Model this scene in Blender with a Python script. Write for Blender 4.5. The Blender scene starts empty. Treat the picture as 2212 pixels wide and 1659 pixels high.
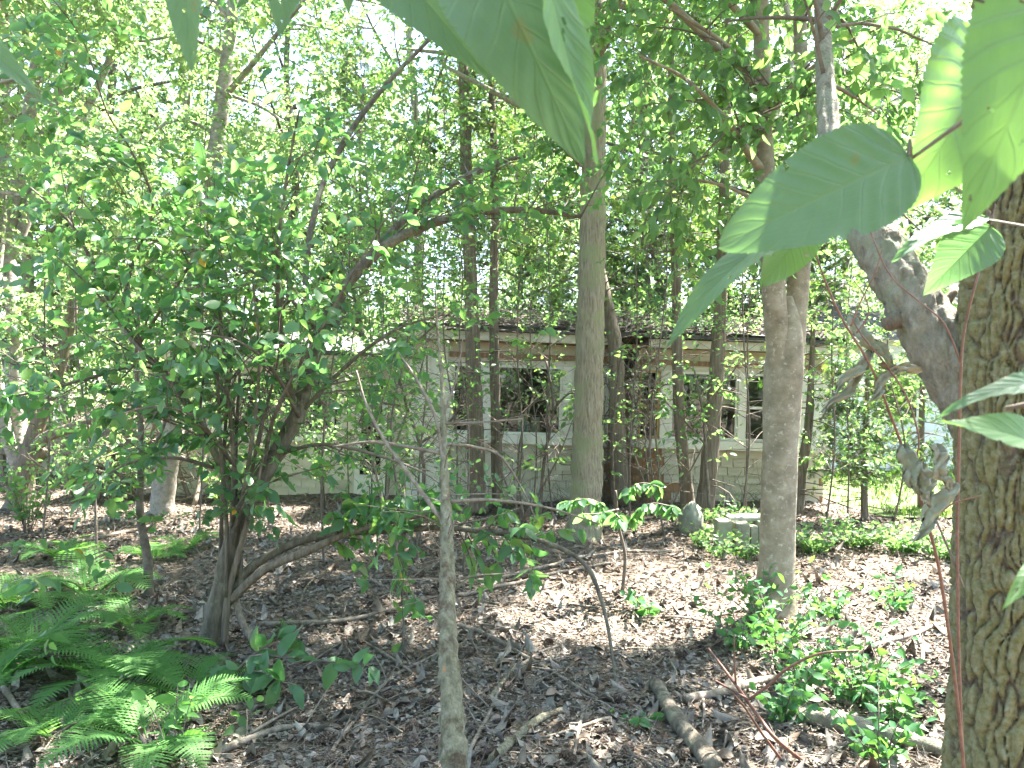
import bpy, math, random
import numpy as np
from mathutils import Vector, Matrix, noise as mnoise

rng = np.random.default_rng(11)
random.seed(11)
SC = bpy.context.scene
COL = SC.collection
R = math.radians

# ------------------------------------------------------------------ camera, sky, sun, exposure
CAMZ, FPX, CX, HY = 1.6, 1671.0, 1106.0, 847.0       # sizes of the photograph seen at 2212 px width
cam_d = bpy.data.cameras.new('camera')
cam = bpy.data.objects.new('camera', cam_d)
COL.objects.link(cam)
cam.location = (0, 0, CAMZ)
cam.rotation_euler = (R(90), 0, 0)
cam_d.sensor_width = 36.0
cam_d.lens = 36.0 * FPX / 2212.0
cam_d.shift_y = (HY - 829.5) / 2212.0
cam_d.clip_start = 0.05
cam_d.clip_end = 2000
cam_d.dof.use_dof = True
cam_d.dof.focus_distance = 6.0
cam_d.dof.aperture_fstop = 12.0
SC.camera = cam

SUN_AZ, SUN_EL = 45.0, 62.0        # azimuth measured from +Y (away from the camera) towards +X
w = bpy.data.worlds.new('World')
SC.world = w
w.use_nodes = True
wn = w.node_tree
sky = wn.nodes.new('ShaderNodeTexSky')
sky.sky_type = 'NISHITA'
sky.sun_disc = False
sky.sun_elevation = R(SUN_EL)
sky.sun_rotation = R(SUN_AZ)
sky.air_density = 1.0
sky.dust_density = 2.0
bgn = wn.nodes['Background']
bgn.inputs[1].default_value = 0.085
wn.links.new(sky.outputs[0], bgn.inputs[0])
sun_d = bpy.data.lights.new('sun', 'SUN')
sun_d.energy = 5.0
sun_d.angle = R(0.55)
sun_d.color = (1.0, 0.95, 0.87)
sun = bpy.data.objects.new('sun', sun_d)
COL.objects.link(sun)
sdir = Vector((math.sin(R(SUN_AZ)) * math.cos(R(SUN_EL)), math.cos(R(SUN_AZ)) * math.cos(R(SUN_EL)), math.sin(R(SUN_EL))))
sun.rotation_euler = sdir.to_track_quat('Z', 'Y').to_euler()
sun.location = sdir * 60

SC.view_settings.view_transform = 'Standard'
SC.view_settings.look = 'None'
SC.view_settings.gamma = 1.0
SC.view_settings.exposure = 3.75
cy = SC.cycles
cy.use_denoising = True
cy.denoiser = 'OPENIMAGEDENOISE'
cy.denoising_input_passes = 'RGB_ALBEDO_NORMAL'
cy.use_adaptive_sampling = True
cy.adaptive_threshold = 0.02
cy.max_bounces = 8
cy.diffuse_bounces = 4
cy.glossy_bounces = 2
cy.transmission_bounces = 6
cy.transparent_max_bounces = 8
cy.sample_clamp_indirect = 4.0
cy.caustics_reflective = False
cy.caustics_refractive = False

# ------------------------------------------------------------------ geometry helpers
def W(x, y, Y):
    """the place in the world seen at (x, y) of the photograph, Y metres away"""
    return np.array([(x - CX) / FPX * Y, Y, CAMZ + (HY - y) / FPX * Y])

def gz(x, y):
    x = np.asarray(x, float); y = np.asarray(y, float)
    return (.03 * np.sin(.9 * x + .5) * np.sin(.7 * y + 1) + .018 * np.sin(2.1 * x + 1.7 * y)
            + .010 * np.sin(4.3 * x - 3.1 * y) + .006 * np.sin(9.1 * x + 6.3 * y))

def nrm(a):
    return a / np.maximum(np.linalg.norm(a, axis=-1, keepdims=True), 1e-9)

class MB:
    def __init__(self):
        self.V, self.Q, self.T, self.A, self.n = [], [], [], [], 0
        self.UV = []
    def add(self, v, quads=None, tris=None, var=.5, uv=None):
        v = np.asarray(v, float).reshape(-1, 3)
        self.V.append(v)
        a = np.asarray(var, float)
        self.A.append(np.full(len(v), float(a)) if a.ndim == 0 else a.ravel())
        if uv is not None: self.UV.append(uv)
        if quads is not None: self.Q.append(np.asarray(quads, int).reshape(-1, 4) + self.n)
        if tris is not None: self.T.append(np.asarray(tris, int).reshape(-1, 3) + self.n)
        self.n += len(v)
    def mesh(self, name, m, smooth=True):
        V = np.concatenate(self.V)
        q = np.concatenate(self.Q) if self.Q else np.zeros((0, 4), int)
        t = np.concatenate(self.T) if self.T else np.zeros((0, 3), int)
        me = bpy.data.meshes.new(name)
        me.vertices.add(len(V)); me.vertices.foreach_set('co', V.ravel().astype(np.float32))
        nl = q.size + t.size
        me.loops.add(nl)
        idx = np.concatenate([q.ravel(), t.ravel()]).astype(np.int32)
        me.loops.foreach_set('vertex_index', idx)
        me.polygons.add(len(q) + len(t))
        ls = np.concatenate([np.arange(len(q)) * 4, q.size + np.arange(len(t)) * 3]).astype(np.int32)
        me.polygons.foreach_set('loop_start', ls)
        me.polygons.foreach_set('use_smooth', np.full(len(ls), bool(smooth)))
        me.update(calc_edges=True)
        at = me.attributes.new('var', 'FLOAT', 'POINT')
        at.data.foreach_set('value', np.concatenate(self.A).astype(np.float32))
        if self.UV:
            uvl = me.uv_layers.new(name='UVMap')
            uvl.data.foreach_set('uv', np.concatenate(self.UV)[idx].ravel().astype(np.float32))
        me.materials.append(m)
        return me
    def build(self, name, m, parent=None, smooth=True):
        return put(self.mesh(name, m, smooth), name, parent)

def put(me, name, parent=None, M=None, off=True):
    o = bpy.data.objects.new(name, me)
    COL.objects.link(o)
    if parent is not None:
        o.parent = parent
        if off: o.matrix_parent_inverse = Matrix.Translation(-root_of(parent))
    if M is not None: o.matrix_basis = M
    return o

def root_of(p):
    while p.parent is not None: p = p.parent
    return Vector(p.location)

def tag(o, label=None, cat=None, group=None, kind=None):
    if label: o['label'] = label
    if cat: o['category'] = cat
    if group: o['group'] = group
    if kind: o['kind'] = kind
    return o

def thing(name, label, cat, loc, group=None):
    o = bpy.data.objects.new(name, None)
    o.empty_display_size = .2
    COL.objects.link(o)
    o.location = Vector([float(c) for c in loc])
    return tag(o, label, cat, group)

def copy_tree(root, loc, rz=0, s=1.0, label=None):
    r = root.copy(); COL.objects.link(r)
    r.location = loc; r.rotation_euler = (0, 0, rz); r.scale = (s, s, s * random.uniform(.92, 1.1))
    if label: r['label'] = label
    for ch in root.children:
        c = ch.copy(); COL.objects.link(c); c.parent = r
    return r

def spline(pts, per=6):
    """Catmull-Rom through rows of any width"""
    p = np.asarray(pts, float)
    p = np.vstack([2 * p[0] - p[1], p, 2 * p[-1] - p[-2]])
    out = []
    ts = np.linspace(0, 1, per, endpoint=False)[:, None]
    for i in range(1, len(p) - 2):
        a, b, c, d = p[i - 1], p[i], p[i + 1], p[i + 2]
        out.append(.5 * (2 * b + (c - a) * ts + (2 * a - 5 * b + 4 * c - d) * ts ** 2 + (3 * b - a - 3 * c + d) * ts ** 3))
    out.append(p[-2][None])
    return np.vstack(out)

def frames(P):
    T = nrm(np.gradient(P, axis=0))
    ref = np.eye(3)[np.argmin(np.abs(T).max(axis=0))]
    N = nrm(np.cross(T, ref))
    return T, N, np.cross(T, N)

def tube(mb, P, rad, k=6, var=.5, rough=0, freq=8, lump=0):
    P = np.asarray(P, float); n = len(P)
    rad = np.broadcast_to(np.asarray(rad, float), (n,))
    T, N, B = frames(P)
    th = np.arange(k) / k * 2 * np.pi
    rr = np.repeat(rad[:, None], k, 1)
    if lump:
        rr = rr * (1 + lump * (np.sin(2 * th[None] + P[:, 2:3] * 1.7) * .5 + np.sin(3 * th[None] - P[:, 2:3] * 2.9 + 1) * .5))
    D = np.cos(th)[None, :, None] * N[:, None] + np.sin(th)[None, :, None] * B[:, None]
    V = P[:, None] + rr[..., None] * D
    if rough:
        h = np.array([mnoise.noise((v[0] * freq, v[1] * freq, v[2] * freq * .35)) for v in V.reshape(-1, 3)]).reshape(n, k)
        V = V + (rough * h * np.minimum(rr, .2))[..., None] * D
    i = np.arange(n - 1)[:, None] * k; j = np.arange(k)[None]
    q = np.stack([i + j, i + (j + 1) % k, i + k + (j + 1) % k, i + k + j], -1).reshape(-1, 4)
    V = np.vstack([V.reshape(-1, 3), P[0][None], P[-1][None]])
    c0 = n * k; jj = np.arange(k)
    t = np.vstack([np.stack([np.full(k, c0), (jj + 1) % k, jj], -1),
                   np.stack([np.full(k, c0 + 1), (n - 1) * k + jj, (n - 1) * k + (jj + 1) % k], -1)])
    mb.add(V, quads=q, tris=t, var=var)

def bez(P0, P1, P2, t):
    t = np.asarray(t)[..., None]
    return (1 - t) ** 2 * P0 + 2 * t * (1 - t) * P1 + t * t * P2
def bezt(P0, P1, P2, t):
    t = np.asarray(t)[..., None]
    return nrm(2 * (1 - t) * (P1 - P0) + 2 * t * (P2 - P1))

def bez_tubes(mb, P0, P1, P2, R0, R1, rings=4, k=3, var=None):
    n = len(P0)
    if n == 0: return
    ts = np.linspace(0, 1, rings)
    th = np.arange(k) / k * 2 * np.pi
    ref = nrm(rng.normal(size=(n, 3)))
    out = []
    for t in ts:
        tt = np.full(n, t)
        p = bez(P0, P1, P2, tt); T = bezt(P0, P1, P2, tt)
        N = nrm(np.cross(T, ref)); B = np.cross(T, N)
        r = (R0 * (1 - t) + R1 * t)
        out.append(p[:, None] + r[:, None, None] * (np.cos(th)[None, :, None] * N[:, None] + np.sin(th)[None, :, None] * B[:, None]))
    V = np.stack(out, 1)                       # n, rings, k, 3
    base = np.arange(n)[:, None, None] * rings * k
    i = np.arange(rings - 1)[None, :, None] * k; j = np.arange(k)[None, None]
    q = np.stack([base + i + j, base + i + (j + 1) % k, base + i + k + (j + 1) % k, base + i + k + j], -1)
    v = rng.random(n) if var is None else var
    mb.add(V.reshape(-1, 3), quads=q.reshape(-1, 4), var=np.repeat(v, rings * k))

# leaf outlines: length along x, blade across y, up z
def leaf_tpl(stations, fold=.25, droop=.18, wave=.0):
    V, F = [], []
    for i, (t, wd) in enumerate(stations):
        z = -droop * t * t
        V.append((t, 0, z))
        V.append((t, wd, z + fold * wd + wave * math.sin(i * 2.1)))
        V.append((t, -wd, z + fold * wd + wave * math.sin(i * 2.1 + 1.3)))
    for i in range(len(stations) - 1):
        a, b = 3 * i, 3 * i + 3
        for s in (1, 2):
            c = [a, b, b + s, a + s] if s == 2 else [a, a + s, b + s, b]
            F.append((c[0], c[1], c[2])); F.append((c[0], c[2], c[3]))
    return np.array(V, float), np.array(F, int)

LEAF_RHOMB = (np.array([(0, 0, 0), (.45, .27, .07), (1, 0, -.12), (.45, -.27, .07)], float), np.array([(0, 3, 2), (0, 2, 1)]))
OVATE = [(0, .006), (.05, .10), (.22, .235), (.45, .27), (.68, .205), (.86, .095), (1, .003)]
LEAF_OV = [leaf_tpl(OVATE, .22, .12), leaf_tpl(OVATE, .45, .30, .02), leaf_tpl([(t, wd * .85) for t, wd in OVATE], .1, .42, .03), leaf_tpl([(t, wd * 1.1) for t, wd in OVATE], .3, -.05, .02)]
LEAF_LOW = leaf_tpl([(0, .01), (.25, .22), (.55, .26), (1, .005)], .25, .2)
LEAF_LONG = leaf_tpl([(0, .006), (.2, .10), (.5, .14), (.78, .085), (1, .003)], .2, .25)

def spray_tpl():
    V, F = [], []
    for a, l, x0 in ((0, 1, 0), (32, .62, .16), (-32, .62, .22), (38, .5, .42), (-38, .5, .48), (30, .3, .68), (-30, .3, .7)):
        c, s = math.cos(R(a)), math.sin(R(a)); b = len(V)
        for (t, wv) in ((0, 0), (.5, .055), (1, 0), (.5, -.055)):
            V.append((x0 + c * t * l - s * wv, s * t * l + c * wv, -.25 * (x0 + t * l * c) ** 2 + .05 * t))
        F += [(b, b + 3, b + 2), (b, b + 2, b + 1)]
    return np.array(V, float), np.array(F, int)
SPRAY = spray_tpl()

def orient(D, N):
    X = nrm(D); Y = nrm(np.cross(N, X)); Z = np.cross(X, Y)
    return X, Y, Z

def place(mb, tpl, P, D, N, S, var):
    tv, tf = tpl
    X, Y, Z = orient(D, N)
    V = P[:, None] + S[:, None, None] * (tv[None, :, 0:1] * X[:, None] + tv[None, :, 1:2] * Y[:, None] + tv[None, :, 2:3] * Z[:, None])
    m = len(tv)
    F = tf[None] + (np.arange(len(P)) * m)[:, None, None]
    mb.add(V.reshape(-1, 3), tris=F.reshape(-1, 3), var=np.repeat(var, m))

# ------------------------------------------------------------------ materials
def nodes(name):
    m = bpy.data.materials.new(name); m.use_nodes = True
    nt = m.node_tree
    for n in list(nt.nodes): nt.nodes.remove(n)
    return m, nt, nt.nodes.new('ShaderNodeOutputMaterial')
def N_(nt, t, **k):
    n = nt.nodes.new(t)
    for a, b in k.items():
        if a.startswith('i_'): n.inputs[a[2:].replace('_', ' ')].default_value = b
        else: setattr(n, a, b)
    return n
def ramp(nt, stops, interp='LINEAR'):
    r = nt.nodes.new('ShaderNodeValToRGB'); e = r.color_ramp.elements
    r.color_ramp.interpolation = interp
    while len(e) < len(stops): e.new(.5)
    for el, (p, c) in zip(e, stops):
        el.position = p; el.color = (*c, 1) if len(c) == 3 else c
    return r

def mat_leaf(name, cols, trans, fac=.45, gloss=.35, spec=.35):
    """thin leaf: reflects the colour of cols, lets the colour of trans through"""
    m, nt, out = nodes(name); L = nt.links
    at = N_(nt, 'ShaderNodeAttribute', attribute_name='var')
    oi = N_(nt, 'ShaderNodeObjectInfo')
    ad = N_(nt, 'ShaderNodeMath', operation='ADD'); L.new(at.outputs['Fac'], ad.inputs[0]); L.new(oi.outputs['Random'], ad.inputs[1])
    fr = N_(nt, 'ShaderNodeMath', operation='FRACT'); L.new(ad.outputs[0], fr.inputs[0])
    r1 = ramp(nt, [(i / (len(cols) - 1), c) for i, c in enumerate(cols)]); L.new(fr.outputs[0], r1.inputs[0])
    r2 = ramp(nt, [(i / (len(trans) - 1), c) for i, c in enumerate(trans)]); L.new(fr.outputs[0], r2.inputs[0])
    p = N_(nt, 'ShaderNodeBsdfPrincipled', i_Roughness=gloss); p.inputs['Specular IOR Level'].default_value = spec
    L.new(r1.outputs[0], p.inputs['Base Color'])
    t = N_(nt, 'ShaderNodeBsdfTranslucent'); L.new(r2.outputs[0], t.inputs[0])
    mx = N_(nt, 'ShaderNodeMixShader'); mx.inputs[0].default_value = fac
    L.new(p.outputs[0], mx.inputs[1]); L.new(t.outputs[0], mx.inputs[2]); L.new(mx.outputs[0], out.inputs[0])
    return m

def mat_solid(name, cols, scale=(8, 8, 8), rough=.8, bump=.3, detail=6, dist=.02, spec=.25, attr=False, spots=None):
    """mottled solid: noise picks among cols; spots=(colour, scale, amount) adds blotches"""
    m, nt, out = nodes(name); L = nt.links
    tc = N_(nt, 'ShaderNodeTexCoord'); mp = N_(nt, 'ShaderNodeMapping'); mp.inputs['Scale'].default_value = scale
    L.new(tc.outputs['Object'], mp.inputs[0])
    no = N_(nt, 'ShaderNodeTexNoise', i_Scale=1.0, i_Detail=detail, i_Roughness=.65); L.new(mp.outputs[0], no.inputs[0])
    src = no.outputs['Fac']
    if attr:
        at = N_(nt, 'ShaderNodeAttribute', attribute_name='var'); oi = N_(nt, 'ShaderNodeObjectInfo')
        a1 = N_(nt, 'ShaderNodeMath', operation='ADD'); L.new(at.outputs['Fac'], a1.inputs[0]); L.new(oi.outputs['Random'], a1.inputs[1])
        a2 = N_(nt, 'ShaderNodeMath', operation='FRACT'); L.new(a1.outputs[0], a2.inputs[0])
        a3 = N_(nt, 'ShaderNodeMix'); a3.inputs[0].default_value = .75
        L.new(no.outputs['Fac'], a3.inputs[2]); L.new(a2.outputs[0], a3.inputs[3]); src = a3.outputs[0]
        stops = [(i / (len(cols) - 1), c) for i, c in enumerate(cols)]
    else:
        stops = [(.30 + .42 * i / (len(cols) - 1), c) for i, c in enumerate(cols)]
    r = ramp(nt, stops); L.new(src, r.inputs[0])
    col = r.outputs[0]
    if spots:
        sc_, ss, am = spots
        n2 = N_(nt, 'ShaderNodeTexNoise', i_Scale=ss, i_Detail=4.0, i_Roughness=.7); L.new(tc.outputs['Object'], n2.inputs[0])
        r2 = ramp(nt, [(1 - am - .06, (0, 0, 0)), (1 - am + .06, (1, 1, 1))]); L.new(n2.outputs['Fac'], r2.inputs[0])
        mc = N_(nt, 'ShaderNodeMix', data_type='RGBA'); L.new(r2.outputs[0], mc.inputs[0]); L.new(col, mc.inputs[6]); mc.inputs[7].default_value = (*sc_, 1)
        col = mc.outputs[2]
    p = N_(nt, 'ShaderNodeBsdfPrincipled', i_Roughness=rough); p.inputs['Specular IOR Level'].default_value = spec
    L.new(col, p.inputs['Base Color'])
    b = N_(nt, 'ShaderNodeBump', i_Strength=bump, i_Distance=dist); L.new(no.outputs['Fac'], b.inputs['Height']); L.new(b.outputs[0], p.inputs['Normal'])
    L.new(p.outputs[0], out.inputs[0])
    return m

def mat_bigleaf(name, refl, refl2, trans):
    """large near leaf with midrib and side veins drawn along its own blade"""
    m, nt, out = nodes(name); L = nt.links
    uv = N_(nt, 'ShaderNodeUVMap'); sp = N_(nt, 'ShaderNodeSeparateXYZ'); L.new(uv.outputs[0], sp.inputs[0])
    def M(op, a, b=None):
        n = N_(nt, 'ShaderNodeMath', operation=op)
        for i, x in enumerate((a, b)):
            if x is None: continue
            if isinstance(x, (int, float)): n.inputs[i].default_value = x
            else: L.new(x, n.inputs[i])
        return n.outputs[0]
    s = M('ABSOLUTE', M('MULTIPLY', M('SUBTRACT', sp.outputs[0], .5), 2.0))
    tc = N_(nt, 'ShaderNodeTexCoord')
    nw = N_(nt, 'ShaderNodeTexNoise', i_Scale=16.0, i_Detail=2.0); L.new(tc.outputs['Object'], nw.inputs[0])
    v = M('ADD', M('SUBTRACT', M('MULTIPLY', sp.outputs[1], 8.3), M('MULTIPLY', M('POWER', s, .8), 1.9)), M('MULTIPLY', nw.outputs['Fac'], 1.1))
    d = M('ABSOLUTE', M('SUBTRACT', M('FRACT', v), .5))
    r = ramp(nt, [(0, (1, 1, 1)), (.035, (.55,) * 3), (.10, (0, 0, 0))]); L.new(d, r.inputs[0])
    mid = ramp(nt, [(0, (1, 1, 1)), (.02, (.8,) * 3), (.05, (0, 0, 0))]); L.new(s, mid.inputs[0])
    v2 = M('ABSOLUTE', M('SUBTRACT', M('FRACT', M('ADD', M('MULTIPLY', s, 7.0), M('MULTIPLY', sp.outputs[1], 5.0))), .5))
    r3 = ramp(nt, [(0, (.35,) * 3), (.07, (0, 0, 0))]); L.new(v2, r3.inputs[0])
    vein = M('MAXIMUM', M('MAXIMUM', r.outputs[0], mid.outputs[0]), r3.outputs[0])
    no = N_(nt, 'ShaderNodeTexNoise', i_Scale=45.0, i_Detail=5.0); L.new(tc.outputs['Object'], no.inputs[0])
    rc = ramp(nt, [(.3, refl), (.7, refl2)]); L.new(no.outputs['Fac'], rc.inputs[0])
    mc = N_(nt, 'ShaderNodeMix', data_type='RGBA'); L.new(M('MULTIPLY', vein, .32), mc.inputs[0]); L.new(rc.outputs[0], mc.inputs[6]); mc.inputs[7].default_value = (.22, .33, .15, 1)
    p = N_(nt, 'ShaderNodeBsdfPrincipled', i_Roughness=.42); p.inputs['Specular IOR Level'].default_value = .4
    nb = N_(nt, 'ShaderNodeTexNoise', i_Scale=30.0, i_Detail=1.0); L.new(tc.outputs['Object'], nb.inputs[0])
    rb = ramp(nt, [(.70, (0, 0, 0)), (.74, (.8,) * 3)]); L.new(nb.outputs['Fac'], rb.inputs[0])
    mbl = N_(nt, 'ShaderNodeMix', data_type='RGBA'); L.new(rb.outputs[0], mbl.inputs[0]); L.new(mc.outputs[2], mbl.inputs[6]); mbl.inputs[7].default_value = (.20, .17, .09, 1)
    L.new(mbl.outputs[2], p.inputs['Base Color'])
    ht = M('ADD', M('MULTIPLY', vein, -1.0), M('MULTIPLY', no.outputs['Fac'], .8))
    b = N_(nt, 'ShaderNodeBump', i_Strength=.5, i_Distance=.0012); L.new(ht, b.inputs['Height']); L.new(b.outputs[0], p.inputs['Normal'])
    t = N_(nt, 'ShaderNodeBsdfTranslucent')
    mt = N_(nt, 'ShaderNodeMix', data_type='RGBA'); L.new(M('MULTIPLY', vein, .45), mt.inputs[0]); mt.inputs[6].default_value = (*trans, 1); mt.inputs[7].default_value = (.10, .20, .03, 1)
    L.new(mt.outputs[2], t.inputs[0]); L.new(b.outputs[0], t.inputs['Normal'])
    mx = N_(nt, 'ShaderNodeMixShader'); mx.inputs[0].default_value = .5
    L.new(p.outputs[0], mx.inputs[1]); L.new(t.outputs[0], mx.inputs[2]); L.new(mx.outputs[0], out.inputs[0])
    return m

def mat_glass():
    m, nt, out = nodes('window_glass'); L = nt.links
    fr = N_(nt, 'ShaderNodeFresnel', i_IOR=1.5)
    tr = N_(nt, 'ShaderNodeBsdfTransparent'); tr.inputs[0].default_value = (.82, .86, .85, 1)
    gl = N_(nt, 'ShaderNodeBsdfGlossy', i_Roughness=.02); gl.inputs[0].default_value = (.9, .95, 1, 1)
    tc = N_(nt, 'ShaderNodeTexCoord'); no = N_(nt, 'ShaderNodeTexNoise', i_Scale=3.0, i_Detail=2.0); L.new(tc.outputs['Object'], no.inputs[0])
    b = N_(nt, 'ShaderNodeBump', i_Strength=.12, i_Distance=.02); L.new(no.outputs['Fac'], b.inputs['Height']); L.new(b.outputs[0], gl.inputs['Normal'])
    ad = N_(nt, 'ShaderNodeMath', operation='ADD'); ad.inputs[1].default_value = .02; L.new(fr.outputs[0], ad.inputs[0])
    mx = N_(nt, 'ShaderNodeMixShader'); L.new(ad.outputs[0], mx.inputs[0]); L.new(tr.outputs[0], mx.inputs[1]); L.new(gl.outputs[0], mx.inputs[2])
    L.new(mx.outputs[0], out.inputs[0])
    return m

M = {}
M['leaf_mid'] = mat_leaf('broad_leaf', [(.042, .105, .055), (.068, .150, .072), (.052, .125, .062), (.10, .175, .066)],
                         [(.13, .34, .085), (.20, .43, .095), (.15, .37, .09), (.30, .50, .09)], .5, .36, .5)
M['leaf_beech'] = mat_leaf('canopy_leaf', [(.055, .115, .055), (.085, .155, .066), (.066, .135, .062), (.11, .180, .068)],
                           [(.18, .38, .10), (.24, .45, .11), (.20, .41, .10), (.33, .51, .11)], .48, .42, .35)
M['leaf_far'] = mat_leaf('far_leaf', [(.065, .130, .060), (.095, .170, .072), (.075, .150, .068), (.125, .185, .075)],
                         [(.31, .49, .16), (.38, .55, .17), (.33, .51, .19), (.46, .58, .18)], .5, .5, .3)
M['cedar'] = mat_leaf('cedar_spray', [(.035, .085, .035), (.055, .110, .040), (.045, .095, .040), (.085, .115, .035)],
                      [(.10, .24, .03), (.15, .30, .035), (.12, .26, .04), (.24, .30, .05)], .35, .5, .25)
M['fern'] = mat_leaf('fern_frond', [(.062, .155, .046), (.090, .195, .056), (.074, .170, .050)], [(.18, .44, .07), (.23, .49, .08), (.19, .46, .075)], .45, .6, .15)
M['weed'] = mat_leaf('weed_leaf', [(.040, .120, .060), (.060, .150, .070), (.075, .165, .060)], [(.10, .30, .06), (.14, .36, .06), (.18, .4, .05)], .4, .45, .3)
M['yellow_leaf'] = mat_leaf('yellow_leaf', [(.45, .32, .06), (.50, .26, .05)], [(.6, .42, .06), (.6, .3, .05)], .5, .5, .2)
M['litter'] = mat_solid('leaf_litter', [(.042, .036, .031), (.090, .076, .063), (.142, .123, .103), (.21, .19, .167), (.105, .086, .068), (.162, .15, .135), (.265, .246, .215), (.060, .050, .041), (.165, .14, .112), (.13, .082, .056), (.205, .19, .167), (.08, .069, .058), (.122, .107, .091)],
                        (30, 30, 30), .75, .2, attr=True)
M['soil'] = mat_solid('forest_soil', [(.055, .042, .033), (.11, .082, .060), (.19, .15, .115)], (9, 9, 9), .95, .9, dist=.05)
M['grass'] = mat_leaf('grass', [(.06, .13, .035), (.09, .17, .045), (.12, .17, .06)], [(.2, .4, .05), (.25, .44, .06), (.3, .42, .08)], .35, .6, .2)
M['lawn'] = mat_solid('lawn_soil', [(.06, .10, .03), (.10, .15, .05), (.15, .17, .08)], (6, 6, 6), .95, .5)
M['bark_grey'] = mat_solid('grey_bark', [(.060, .050, .038), (.125, .106, .082), (.20, .175, .14)], (26, 26, 6), .9, 1.0, dist=.03, spots=((.20, .20, .14), 6.0, .40))
M['bark_beech'] = mat_solid('smooth_grey_bark', [(.14, .118, .085), (.235, .20, .15), (.33, .295, .235)], (7, 7, 9), .85, .6, spots=((.40, .37, .30), 24.0, .37))
M['bark_maple'] = mat_solid('ridged_bark', [(.15, .125, .085), (.27, .235, .17), (.37, .33, .26)], (52, 52, 7), .9, 1.0, dist=.03, spots=((.25, .26, .15), 3.2, .45))
M['bark_cedar'] = mat_solid('red_brown_stringy_bark', [(.095, .074, .057), (.17, .138, .108), (.27, .23, .19)], (45, 45, 3), .9, 1.0, dist=.02)
M['bark_pale'] = mat_solid('pale_grey_bark', [(.16, .14, .12), (.27, .245, .215), (.36, .33, .29)], (12, 12, 14), .9, .8, spots=((.12, .10, .085), 9.0, .36))
M['bark_oak'] = None
M['bark_limb'] = mat_solid('pale_green_lichen_bark', [(.11, .10, .078), (.215, .20, .16), (.31, .295, .24)], (22, 22, 14), .95, 1.0, dist=.04, spots=((.20, .215, .15), 6.0, .45))
M['dead_wood'] = mat_solid('dead_grey_wood', [(.10, .082, .064), (.18, .152, .122), (.27, .235, .195)], (30, 30, 8), .9, .6)
M['snag'] = mat_solid('lichened_snag_bark', [(.085, .078, .052), (.19, .18, .125), (.28, .265, .205)], (30, 30, 16), .9, 1.0, dist=.03, spots=((.10, .075, .052), 9.0, .42))
M['twig'] = mat_solid('brown_twig', [(.075, .060, .048), (.13, .108, .088), (.19, .16, .13)], (20, 20, 20), .85, .3)
M['red_twig'] = mat_solid('red_brown_twig', [(.075, .032, .023), (.145, .065, .045), (.21, .11, .082)], (40, 40, 40), .5, .2, spec=.5)
M['cone'] = mat_solid('pine_cone', [(.045, .032, .026), (.095, .068, .052), (.18, .14, .11)], (60, 60, 60), .8, .2, attr=True)
M['cream'] = mat_solid('weathered_cream_paint', [(.40, .37, .285), (.52, .485, .385), (.58, .545, .45)], (4, 4, 4), .7, .15, spots=((.30, .24, .17), 3.5, .34))
M['trim'] = mat_solid('chalky_white_paint', [(.54, .52, .45), (.66, .64, .565), (.70, .68, .61)], (6, 6, 6), .6, .12, spots=((.42, .36, .28), 5.0, .33))
M['shingle'] = mat_solid('shingle_paint', [(.45, .41, .315), (.52, .475, .375), (.42, .38, .29), (.55, .51, .41), (.47, .41, .305)], (5, 5, 14), .8, .35, attr=True, spots=((.27, .17, .10), 1.6, .36))
M['rust_shingle'] = mat_solid('rust_stained_shingle', [(.24, .115, .055), (.31, .175, .095), (.28, .15, .075), (.38, .26, .16)], (5, 5, 9), .8, .35, attr=True)
M['bare_wood'] = mat_solid('bare_splintered_wood', [(.15, .085, .05), (.27, .17, .105), (.38, .27, .18)], (30, 30, 3), .85, .6)
M['yellow_wood'] = mat_solid('yellowed_frame_wood', [(.36, .24, .10), (.50, .36, .17)], (8, 8, 8), .7, .2)
M['roofing'] = mat_solid('dark_roofing', [(.045, .045, .05), (.085, .083, .085), (.15, .145, .14)], (7, 7, 7), .85, .5)
M['dark_room'] = mat_solid('dim_room_wall', [(.03, .03, .028), (.06, .058, .052)], (2, 2, 2), .9, .1)  # near-black colour carries the dimness of the room, so windows look dark
M['glass'] = mat_glass()
M['stone'] = mat_solid('pale_field_stone', [(.14, .135, .095), (.235, .225, .165), (.33, .31, .24)], (6, 6, 6), .9, .7, spots=((.22, .25, .15), 4.0, .42))
M['boulder'] = mat_solid('mossy_boulder', [(.12, .125, .10), (.19, .20, .155), (.27, .27, .21)], (9, 9, 9), .9, .8)
M['siding'] = mat_solid('white_siding', [(.66, .67, .70), (.75, .76, .78)], (2, 2, 2), .6, .05)
M['teal'] = mat_solid('teal_card', [(.10, .30, .32), (.16, .40, .42)], (9, 9, 9), .5, .05)
M['curled'] = mat_leaf('dried_leaf', [(.24, .25, .19), (.35, .36, .29), (.30, .28, .21)], [(.2, .2, .05), (.28, .26, .05), (.25, .2, .08)], .3, .6, .3)
M['big_teal'] = mat_bigleaf('large_leaf_shade_teal', (.11, .195, .135), (.145, .235, .16), (.12, .25, .075))  # leaf in shade: muted teal and sky sheen are put into the colour
M['big_lit'] = mat_bigleaf('large_leaf_sunlit', (.10, .20, .105), (.13, .235, .12), (.24, .46, .08))  # the same kind of leaf, coloured as if sunlit

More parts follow.
